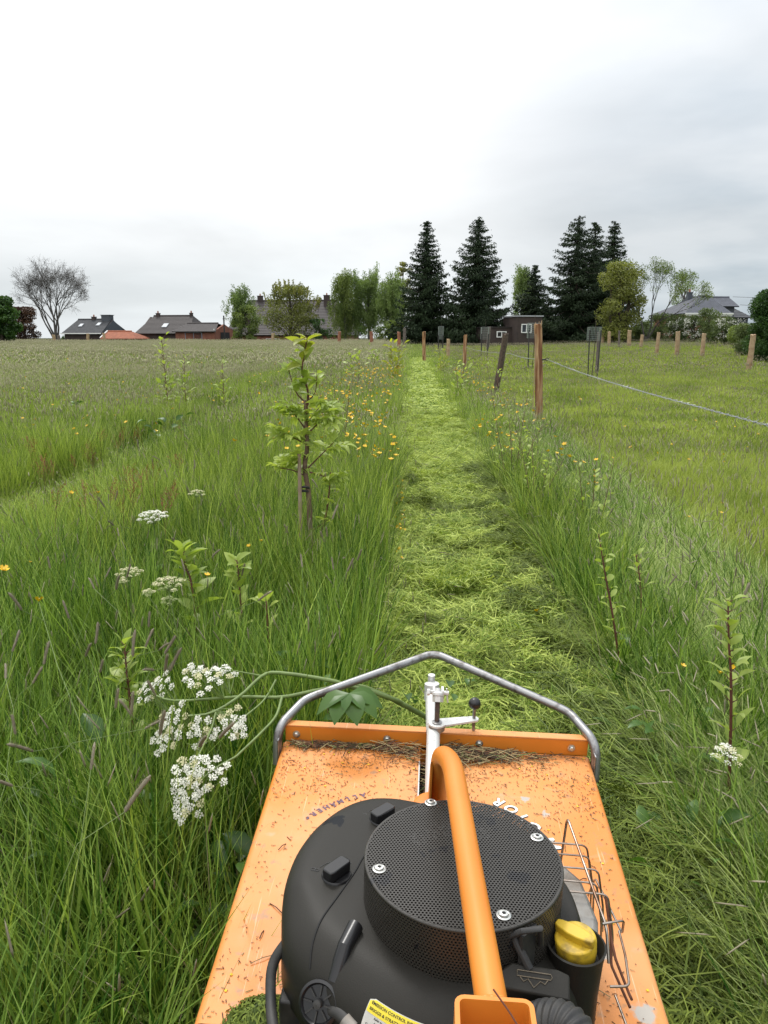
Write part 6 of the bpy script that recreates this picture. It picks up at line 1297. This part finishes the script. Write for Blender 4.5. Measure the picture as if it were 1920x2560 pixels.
col_sapling('small sapling top with brownish leaves between the column saplings', 506, 893, 960, .3, LD, 20, .13, twig=.09)
col_sapling('airy hawthorn sapling just right of the tallest staked sapling', 838, 945, 1130, .3, LG, 70, .065, stems=3, twig=.12, rb=.005, w=.16)
col_sapling('pale green sapling beyond the hawthorn sapling', 888, 882, 985, .3, LG, 60, .16, stems=2, twig=.14, rb=.006, w=.2)
col_sapling('yellow-green leafy sapling close to the left edge of the far strip', 988, 862, 950, .3, LY, 70, .22, stems=2, twig=.18, rb=.009, w=.25)
col_sapling('small sapling far down the planted row before the spruces', 930, 868, 925, .3, LG, 44, .22, stems=2, twig=.2, rb=.008, w=.3)
col_sapling('reddish-stemmed sapling right of the strip below the bark post', 1245, 905, 1000, .25, LG, 40, .10, stems=2, twig=.14, rb=.006, lean=-.15, w=.2)
col_sapling('leafy sapling right of the far strip', 1148, 905, 985, .25, LG, 50, .14, stems=2, twig=.15, rb=.006, w=.2)
col_sapling('pale sapling tuft beside the far right edge of the strip', 1105, 868, 935, .25, LY, 44, .18, stems=2, twig=.18, rb=.007, w=.25)
col_sapling('bushy hawthorn sapling in front of the near chestnut post', 1285, 975, 1200, .15, LG, 90, .055, stems=4, twig=.12, rb=.0045, w=.16, sm=M['stemb'])
col_sapling('thin many-stemmed sapling right of the strip below the near post', 1345, 1075, 1275, .15, LG, 80, .055, stems=4, twig=.08, rb=.004, w=.12, sm=M['stemb'])
col_sapling('slender sapling with reddish tip in the pale flattened grass', 1478, 1140, 1300, .2, LG, 40, .075, stems=3, twig=.05, rb=.0035, w=.12)
# red-stemmed dogwoods close to the mower
def dogwood(label, foot, h, pts, n, size, leaves=LD, rb=.0055):
    B = base_at(foot[0], foot[1], h); P = [Vector((0, 0, 0))] + [at_d(x, y, B.y + .02 * i) - B for i, (x, y) in enumerate(pts)]
    return stems_plant('dogwood_sapling', label, B, [P], 'sapling', SG, leaves, n, size, M['stemr'], rb, zmin=.12, twig=.02, pairs=True, el=(.1, .9))
dogwood('red-stemmed sapling, tall left one of two right of the bar', (1566, 1690), .12, [(1535, 1560), (1512, 1430), (1497, 1335)], 28, .055, LG)
dogwood('red-stemmed sapling, shorter right one of two beyond the right lane', (1606, 1600), .12, [(1602, 1480), (1590, 1385)], 20, .05, LG)
dogwood('red-stemmed sapling with leaf rosettes at the right edge of the photo', (1832, 1950), .15, [(1828, 1750), (1822, 1600), (1820, 1500)], 40, .068, LG)
dogwood('red-stemmed sapling among the white umbels left of the mower', (342, 1900), .2, [(328, 1780), (318, 1690), (310, 1605)], 36, .07, LG)
dogwood('leafy sapling beside the cream umbels at the left', (495, 1560), .3, [(482, 1480), (465, 1420), (455, 1372)], 34, .10, LG)
dogwood('leafy sapling between the cream umbels and the staked sapling', (605, 1545), .3, [(600, 1480), (592, 1400)], 28, .09, LG)
dogwood('small leafy shoot in the grass below the staked sapling', (672, 1600), .3, [(668, 1540), (665, 1500)], 10, .07, LG)

# umbellifers
def umbel(b, c, nrm, R0, nr, ru, nf, mats3, rng, cup=.35, hub=None, fs=.0026):
    """rays from a hub below to small domed clusters of florets; b.mi 0 = stem, 1 = floret, 2 = second floret"""
    nrm = Vector(nrm).normalized(); u = nrm.orthogonal().normalized(); w = nrm.cross(u); hub = Vector(c) - nrm * R0 * .75 if hub is None else Vector(hub)
    for k in range(nr):
        q = math.sqrt((k + .5) / nr); a = k * 2.39996; p = Vector(c) + (u * math.cos(a) + w * math.sin(a)) * R0 * q * rng.uniform(.85, 1.1) - nrm * R0 * cup * q * q
        b.mi = 0; b.tube([hub, hub.lerp(p, .6) + nrm * R0 * .03, p], [.0009, .0008, .0005], 3, cap=False); b.mi = 1 if rng.uniform() < mats3 else 2
        for j in range(nf):
            qq = math.sqrt((j + .5) / nf); aa = j * 2.4 + k; d = (u * math.cos(aa) + w * math.sin(aa)) * ru * qq; f = p + d + nrm * (ru * .45 * (1 - qq * qq) + rng.normal(0, .0008)); s = fs * rng.uniform(.7, 1.3); e1 = (u * math.cos(aa * 3) + w * math.sin(aa * 3) + nrm * rng.normal(0, .3)) * s; e2 = nrm.cross(e1).normalized() * s
            b.add([f - e1 * .4 + nrm * .0006, f + e2 * 1.0, f + e1, f - e2 * 1.0 + nrm * .0004], [(0, 1, 2, 3)]); b.add([f + e1 * .3 + e2 * .3, f - e1 + nrm * .0012, f - e2 * .6 - nrm * .0004], [(0, 1, 2)])
def umbel_plant(name, label, base, head, R0, nr=14, ru=.011, nf=16, white=.9, cup=.35, tilt=(0, -.15, 1), seed=0, fl=('floret', 'floretc'), rs=.004, extra=(), cat='wildflower', fs=.0026):
    rng = np.random.default_rng(seed); t = empty(name, base); tag(t, label, cat, 'white umbel flowers in the meadow'); h = Vector(head) - base; n_ = Vector(tilt).normalized(); hub = h - n_ * R0 * .8
    b = MB(); b.tube(curve_pts([(0, 0, 0), hub * .5 + Vector((rng.normal(0, .02), rng.normal(0, .02), 0)), hub], 10), np.linspace(rs, rs * .5, 11), 6)
    b.build('stem', M['stemg'], t, smooth_deg=60); b = MB(); umbel(b, h, n_, R0, nr, ru, nf, white, rng, cup, hub, fs); b.build('umbel', [M['stemg'], M[fl[0]], M[fl[1]]], t, smooth_deg=None)
    for (dx, dy, dz, r_) in extra:
        b = MB(); c = h + Vector((dx, dy, dz)); hb = c - n_ * r_ * .9; b.tube([hub * .7, hb], .002, 5, cap=False); umbel(b, c, n_, r_, max(6, nr // 2), ru * .8, nf, .3, rng, cup, hb, fs); b.build('umbel', [M['stemg'], M[fl[0]], M[fl[1]]], t, smooth_deg=None)
    for k in range(4): put_leaf(t, LK, Vector(h) * (.15 + .12 * k), rng.uniform(0, 6), .5, .07 * rng.uniform(.6, 1))
    return t
def at_gh(px, py, h): p = at_h(px, py, h); return p
def hog(label, px, py, h, R0, **k):
    p = at_h(px, py, h); base = Vector((p.x + .01, p.y + .03, 0.0)); return umbel_plant('hogweed', label, base, p, R0, **k)
hog('largest flat white umbel in the left meadow', 380, 1283, .62, .075, nr=22, ru=.014, nf=30, white=1.0, cup=.28, seed=1, rs=.006)
hog('small greenish umbel on a dark stalk behind the large white one', 490, 1228, .66, .045, nr=12, ru=.010, nf=14, seed=2, fl=('floretc', 'floretg'))
hog('cream umbel with a second greenish one beneath it', 418, 1450, .60, .058, nr=16, ru=.012, nf=20, seed=3, fl=('floretc', 'floretg'), extra=((.0, .0, -.07, .03), (-.075, .01, -.045, .022)))
hog('cream-green umbel left of the cream one', 322, 1425, .60, .048, nr=14, ru=.010, nf=16, seed=4, fl=('floretc', 'floretg'), extra=((-.03, .01, -.045, .02),))
hog('white fluffy umbel at the right edge behind the red-stemmed sapling', 1818, 1868, .42, .034, nr=16, ru=.010, nf=13, seed=5, white=.6, cup=1.0)
# cow parsley knocked over in front of the mower, its stems caught by the bar
def cow_parsley():
    B = Vector((.30, 2.48, .03)); t = empty('cow_parsley', B); tag(t, 'white cow parsley bent over to the left, stems caught on the guard bar', 'wildflower', 'white umbel flowers in the meadow'); rng = np.random.default_rng(9)
    W = lambda px, py, h: at_h(px, py, h) - B
    b = MB()
    def st(pts, r0, r1): P = curve_pts(pts, 22); b.tube(P, np.linspace(r0, r1, len(P)), 8); return P
    st([(0, 0, 0), W(1010, 1760, .42), W(870, 1715, .50), W(820, 1700, .52), W(700, 1682, .53), W(655, 1690, .53), W(600, 1740, .52), W(530, 1782, .50), W(470, 1790, .50)], .0075, .003)
    st([(0, 0, 0), W(1060, 1790, .36), W(900, 1715, .49), W(800, 1725, .50), W(705, 1743, .50), W(600, 1742, .50), W(440, 1752, .49), W(380, 1735, .50)], .0085, .0025)
    st([W(705, 1743, .50), W(690, 1790, .48), W(655, 1830, .47), W(590, 1892, .45)], .0045, .003); st([W(690, 1700, .53), W(660, 1750, .50), W(620, 1785, .49), W(600, 1800, .49)], .003, .002); st([W(590, 1892, .45), W(540, 1920, .44), W(490, 1960, .44)], .003, .002); st([W(655, 1690, .53), W(560, 1672, .56)], .003, .0015); st([W(540, 1780, .50), W(525, 1830, .48), W(480, 1920, .45)], .003, .002)
    b.build('stem', M['stemg'], t, smooth_deg=60)
    hub = {'a': W(545, 1740, .49), 'b': W(440, 1790, .46), 'c': W(575, 1850, .45), 'd': W(500, 1985, .40)}
    for (px, py, h, R0, tx, nr, hb) in ((395, 1705, .52, .042, (-.5, -.5, .7), 12, (450, 1765, .47)), (360, 1730, .50, .030, (-.6, -.4, .7), 8, (420, 1775, .47)), (510, 1695, .55, .046, (-.1, -.35, .9), 15, (560, 1745, .50)), (475, 1680, .55, .026, (-.3, -.4, .8), 7, (540, 1735, .51)), (560, 1680, .55, .03, (.2, -.3, .9), 7, (575, 1735, .51)),
                                        (425, 1800, .49, .045, (-.4, -.7, .6), 15, (480, 1790, .46)), (410, 1845, .47, .034, (-.3, -.8, .5), 10, (460, 1815, .45)), (575, 1800, .50, .036, (.1, -.7, .7), 10, (530, 1775, .50)), (500, 1830, .48, .034, (0, -.8, .6), 9, (520, 1790, .50)), (610, 1825, .48, .022, (.4, -.5, .7), 5, (560, 1790, .49)),
                                        (455, 1930, .45, .042, (-.3, -.5, .8), 14, (500, 1965, .40)), (520, 1935, .45, .046, (.2, -.5, .8), 15, (505, 1975, .40)), (470, 1985, .43, .040, (-.1, -.9, .5), 13, (500, 1975, .40)), (440, 2035, .40, .02, (-.2, -.8, .5), 5, (470, 1990, .40))):
        b = MB(); umbel(b, W(px, py, h) + Vector(rng.normal(0, .006, 3)), tx, R0 * 1.16, nr, .0098, 14, .78, rng, .45, W(*hb), .0032); b.build('umbel', [M['stemg'], M['floret'], M['floretc']], t, smooth_deg=None)
    # broad lobed leaf lying over the bar
    c = W(872, 1752, .56)
    for k, a in enumerate((200, 245, 285, 325, 0)): o = link('leaf', leaf_mesh('leaf', M['leafdark'], [(1, .62, .9, .25, (0, 0, 0), 0, .1)], .3 + .12 * k), t, loc=c + Vector((0, .02, .01)), scale=.10); o.rotation_euler = (random.gauss(0, .2), .25, R(a))
    for k in range(16): q = W(905 + random.uniform(-20, 20), 1720 + random.uniform(-30, 30), .47); put_leaf(t, LK, q + Vector((random.uniform(-.1, .35), random.uniform(-.02, .1), random.uniform(-.08, 0))), random.uniform(0, 6.28), random.uniform(-.2, .6), random.uniform(.03, .06))
cow_parsley()

# buttercups: every flower its own object, sharing a few meshes
def cup_mesh(H, size, seed):
    rng = np.random.default_rng(seed); b = MB(); lx, ly = rng.normal(0, .03, 2); b.mi = 0; top = Vector((lx, ly, 0)); b.tube([(-lx * 3, -ly * 3, -H), (-lx, -ly, -H * .4), (0, 0, -.006)], [.0016, .0013, .001], 4, cap=False); b.mi = 1
    for k in range(5):
        a = 2 * PI * k / 5; c, s = math.cos(a), math.sin(a); P = [(0, 0, -.004), (.45, -.36, .15), (.5, 0, .1), (.45, .36, .15), (.9, -.34, .55), (1, 0, .55), (.9, .34, .55)]
        b.add([Vector((c * x - s * y, s * x + c * y, z if i else z / size)) * size for i, (x, y, z) in enumerate(P)], [(0, 1, 2), (0, 2, 3), (1, 4, 5, 2), (2, 5, 6, 3)])
    b.mi = 2; b.lathe([(.28 * size, .0), (.3 * size, .22 * size), (.15 * size, .34 * size)], n=7); return b.mesh('buttercup', [M['stemg'], M['petal'], M['petalc']], 50)
CM = [cup_mesh(.45, s, i) for i, s in enumerate((.0125, .0115, .0105, .0135))]; CMF = [cup_mesh(.35, s, i + 9) for i, s in enumerate((.017, .021))]
def cup(p, label, group, big=False, sc=1.0, tilt=.35):
    o = link('buttercup', random.choice(CMF if big else CM), None, loc=p, scale=sc); o.rotation_euler = (random.gauss(-.0, tilt), random.gauss(0, tilt), random.uniform(0, 6.28)); tag(o, label, 'buttercup', group)
for (px, py, h, sc, lb) in ((10, 1424, .66, 1.35, 'large open buttercup cut by the left edge of the photo'), (97, 1500, .62, 1.2, 'buttercup seen from the side near the left edge, below the largest one'), (518, 1438, .60, .9, 'single buttercup right of the cream umbel'), (178, 1232, .58, .95, 'round buttercup at the left, left one of a pair'), (246, 1231, .58, 1.1, 'open buttercup at the left, right one of a pair'),
                          (653, 1352, .5, .7, 'small buttercup left of the staked trunk'), (622, 1365, .5, .75, 'orange-tinted buttercup lower left of the staked trunk'), (75, 1405, .6, .6, 'small buttercup bud above the large one at the left edge'), (1342, 1527, .12, 1.1, 'cut buttercup lying on the clippings at the right side of the strip'), (1800, 1682, .3, 1.1, 'buttercup at the right edge left of the red stem'), (1832, 1668, .3, .8, 'buttercup just behind the right-hand red stem'),
                          (1708, 1665, .28, .9, 'pale orange buttercup, leftmost of the group at the right edge'), (1805, 1258, .30, .85, 'upper buttercup of a pair in the right pasture'), (1803, 1282, .28, 1.0, 'lower buttercup of a pair in the right pasture'), (1722, 1292, .25, .9, 'single buttercup in the near right pasture'), (1487, 1190, .3, 1.1, 'topmost buttercup of the small bunch in the flattened grass')):
    p = at_h(px, py, h); cup(p, lb, 'single buttercups near the mower', sc=sc)
random.seed(21)
def cups(n, gen, label, group, **k):
    for i in range(n): x, y, h = gen(); cup(Vector((x, y, float(gz(x, y)) + h)), label, group, **k)
def px_gen(x0, x1, y0, y1, h, hs=.04):
    def g(): p = at_h(random.uniform(x0, x1), random.uniform(y0, y1), h + random.gauss(0, hs)); return p.x, p.y, p.z - float(gz(p.x, p.y)) * 0 - float(gz(p.x, p.y))
    return g
G1 = 'buttercups in the tall grass beside the strip'
cups(26, px_gen(860, 975, 1000, 1060, .60), 'buttercup in the upper part of the dense patch left of the strip', G1, sc=1.5); cups(34, px_gen(865, 1000, 1060, 1150, .60), 'buttercup in the lower part of the dense patch left of the strip', G1, sc=1.45)
cups(14, px_gen(1180, 1260, 1035, 1075, .50), 'buttercup in the upper patch right of the strip', G1, sc=1.45); cups(16, px_gen(1215, 1295, 1075, 1125, .48), 'buttercup in the lower patch right of the strip', G1, sc=1.45)
cups(22, px_gen(988, 1012, 1180, 1400, .16, .02), 'fallen buttercup along the left edge of the mown strip', 'cut buttercups on the strip edge', sc=1.0, tilt=.9); cups(6, px_gen(1462, 1510, 1180, 1225, .25), 'buttercup in the small bunch in the flattened grass', 'single buttercups near the mower', sc=1.1)
cups(30, px_gen(860, 1000, 900, 1000, .50), 'distant buttercup in the planted row left of the strip', G1, big=True); [cups(k_, px_gen(a_, b_, c_, d_, .50), l_, 'buttercups scattered in the left meadow', big=True) for k_, a_, b_, c_, d_, l_ in ((12, 10, 150, 930, 1090, 'distant buttercup near the left edge of the photo'), (14, 150, 330, 930, 1000, 'distant buttercup high in the left meadow'), (10, 150, 330, 1000, 1090, 'buttercup beyond the sorrel in the left meadow'), (10, 330, 440, 940, 1080, 'distant buttercup below the column saplings'))]
cups(24, px_gen(500, 720, 900, 1010, .50), 'distant buttercup left of the staked sapling', 'buttercups scattered in the left meadow', big=True); cups(22, px_gen(1480, 1900, 940, 1160, .22), 'small buttercup in the near part of the right pasture', 'buttercups scattered in the pasture', sc=1.1)
cups(26, px_gen(1380, 1900, 880, 960, .24), 'distant buttercup in the right pasture', 'buttercups scattered in the pasture', big=True)

# the many more that are too small and far to count
def far_cups():
    P = []
    for n, x0, x1, y0, y1, h in ((260, -26, -1.0, 9, 42, .54), (260, -1.4, -.1, 6, 22, .56), (100, 1.3, 1.8, 6, 24, .42), (150, 2.4, 26, 8, 50, .22), (40, 20, 34, 48, 62, .25)):
        for i in range(n):
            y = y0 + (y1 - y0) * random.random() ** .8; x = random.uniform(x0, x1); x = x + (.035 * (y - 2.6) if x1 < 3 and x0 > -3 else 0); P.append((x, y, float(gz(x, y)) + h + random.gauss(0, .04)))
    P = np.array(P); n = len(P); scatter('distant_buttercups', CMF, P, RNG.uniform(0, 6, n), np.ones(n) * 1.15, RNG.normal(0, .4, (n, 2)), 'yellow specks of distant buttercups in both fields')
far_cups()

# foxtail grass heads that stand out near the camera
def fox_mesh(H, L, r, bend, seed):
    rng = np.random.default_rng(seed); b = MB(); b.mi = 0; P = [(0, 0, -H), (0, 0, -H * .4), (bend * .1, 0, -H * .1), (bend * .25, 0, 0)]; b.tube(P, [.0014, .0012, .0009, .0009], 4, cap=False); b.mi = 1
    d = Vector((bend, 0, 1)).normalized(); c = Vector(P[-1]); u = d.orthogonal().normalized(); w = d.cross(u); K = 12
    rs = [r * .45] + [r * (1 + .12 * math.sin(i * 2.3)) for i in range(1, K - 1)] + [r * .3]; b.tube([c + d * L * i / (K - 1) + Vector((bend * .3 * (i / K) ** 2 * L, 0, 0)) for i in range(K)], rs, 8)
    for i in range(150): t = rng.uniform(.03, .97); a = rng.uniform(0, 6.28); v = u * math.cos(a) + w * math.sin(a); q = c + d * L * t + v * r * .9; e = (v * .8 + d).normalized() * rng.uniform(.003, .006); s = d.cross(v) * .0006; b.add([q - s, q + s, q + e], [(0, 1, 2)])
    return b.mesh('foxtail', [M['stemg'], M['fox']], 60)
FX = [fox_mesh(.5, L, r, bd, i) for i, (L, r, bd) in enumerate(((.055, .0036, .1), (.07, .0042, .5), (.05, .0032, 1.1), (.065, .004, .25)))]
def fox_label(px, py):
    if px > 1400: return 'foxtail head in the pale grass above the two red-stemmed saplings' if py < 1300 else 'foxtail head in the pale grass beside the two red-stemmed saplings'
    if py > 2000: return 'foxtail head low in the dark grass at the bottom left'
    if py > 1750: return 'foxtail head left of the bent white umbels' if px < 360 else 'foxtail head around the bent white umbels'
    if py > 1500: return 'foxtail head below the cream umbels near the left edge' if px < 330 else 'foxtail head between the cream umbels and the mower bar'
    if py > 1250: return 'foxtail head near the cream umbels' if px < 520 else 'foxtail head beside the foot of the staked sapling'
    return 'foxtail head above the large flat white umbel' if px < 560 else 'foxtail head beside the leaves of the staked sapling'
def fox(px, py, h, label, sc=1):
    p = at_h(px, py, h); label = fox_label(px, py) if label == 'F' else label
    if on_mower(p.x, p.y, .12): return
    o = link('foxtail', random.choice(FX), None, loc=p, scale=sc); o.rotation_euler = (random.gauss(0, .25), random.gauss(0, .25), random.uniform(0, 6.28)); tag(o, label, 'foxtail grass', 'foxtail grass heads near the mower')
random.seed(5)
for i in range(46): fox(random.uniform(20, 640), random.uniform(1560, 2250) if i % 2 else random.uniform(1400, 1800), random.uniform(.50, .62), 'F', random.uniform(.75, 1.05))
for i in range(60): fox(random.uniform(250, 950), random.uniform(1020, 1450), random.uniform(.48, .60), 'F', random.uniform(.7, 1.1))
for i in range(16): fox(random.uniform(1500, 1900), random.uniform(1150, 1500), random.uniform(.3, .42), 'F', random.uniform(.6, 1.0))
fox(1850, 1520, .42, 'thick dark foxtail head at the right edge above the red-stemmed sapling', 1.25)
# red sorrel
def sorrel_mesh(seed):
    rng = np.random.default_rng(seed); b = MB(); b.mi = 0; b.tube([(0, 0, -.45), (0, 0, .02)], [.0016, .001], 4); b.mi = 1
    for k in range(7):
        a = rng.uniform(0, 6.28); z = -.10 + .02 * k; L = .05 + .01 * (7 - k); e = Vector((math.cos(a) * L * .6, math.sin(a) * L * .6, z + L))
        for j in range(34): t = rng.uniform(.1, 1); q = Vector((0, 0, z)).lerp(e, t) + Vector(rng.normal(0, .003, 3)); s = rng.uniform(.0015, .003); v = Vector(rng.normal(0, 1, 3)).normalized() * s; w = v.orthogonal().normalized() * s; b.add([q - v, q + w, q + v, q - w], [(0, 1, 2, 3)])
    return b.mesh('sorrel', [M['stemr'], M['sorrel']], None)
SM = [sorrel_mesh(i) for i in range(3)]
for i in range(34):
    p = at_h(random.uniform(60, 480), random.uniform(1060, 1260), .56) if i < 26 else at_h(random.uniform(300, 420), random.uniform(1170, 1260), .58); o = link('sorrel', random.choice(SM), None, loc=p, rot=(random.gauss(0, .15), random.gauss(0, .15), random.uniform(0, 6)), scale=random.uniform(.7, 1.2)); tag(o, 'rusty red sorrel spike near the left edge of the left meadow' if p.x / p.y < -.40 else 'rusty red sorrel spike behind the large flat white umbel' if p.x / p.y > -.33 else 'rusty red sorrel spike above the lane left of the large umbel', 'sorrel', 'red sorrel spikes in the left meadow')
# broad-leaved weeds: left of the guard bar and right of the mower
def weed(label, px, py, h, n, size, sp=.16, name='dock_plant', lv=LK, lo=.05):
    p = at_h(px, py, h); t = empty(name, (p.x, p.y, 0)); tag(t, label, 'weed', 'broad-leaved weeds'); b = MB()
    for k in range(n):
        a = random.uniform(0, 6.28); r = random.uniform(.02, sp); z = random.uniform(lo, h); q = Vector((r * math.cos(a), r * math.sin(a), z)); b.tube([(0, 0, 0), q], .0016, 4, cap=False); put_leaf(t, lv, q, a + random.gauss(0, .5), random.uniform(-.1, .6), size * random.uniform(.6, 1.2))
    b.build('stalk', M['stemg'], t)['kind'] = 'stuff'
weed('dark leafy weed in the grass left of the guard bar', 770, 1650, .36, 22, .07); weed('leafy weed right of the mower near the bar end', 1640, 1790, .2, 22, .09, .2); weed('dark broad-leaved weed in the wet grass right of the mower', 1740, 2080, .18, 14, .07, .2)
weed('low leafy weed deep in the left foreground grass', 230, 1900, .35, 16, .10, .2); weed('leafy weed beside the lower umbel cluster left of the mower', 640, 2120, .25, 16, .09, .15); weed('leafy weed at the foot of the two red-stemmed saplings', 1600, 1640, .22, 20, .08, .18); weed('leafy plant in the far left meadow right of the photo edge', 170, 1010, .5, 20, .12, .3); weed('dark leafy plant in the left meadow behind the sorrel', 420, 1040, .5, 16, .12, .3)
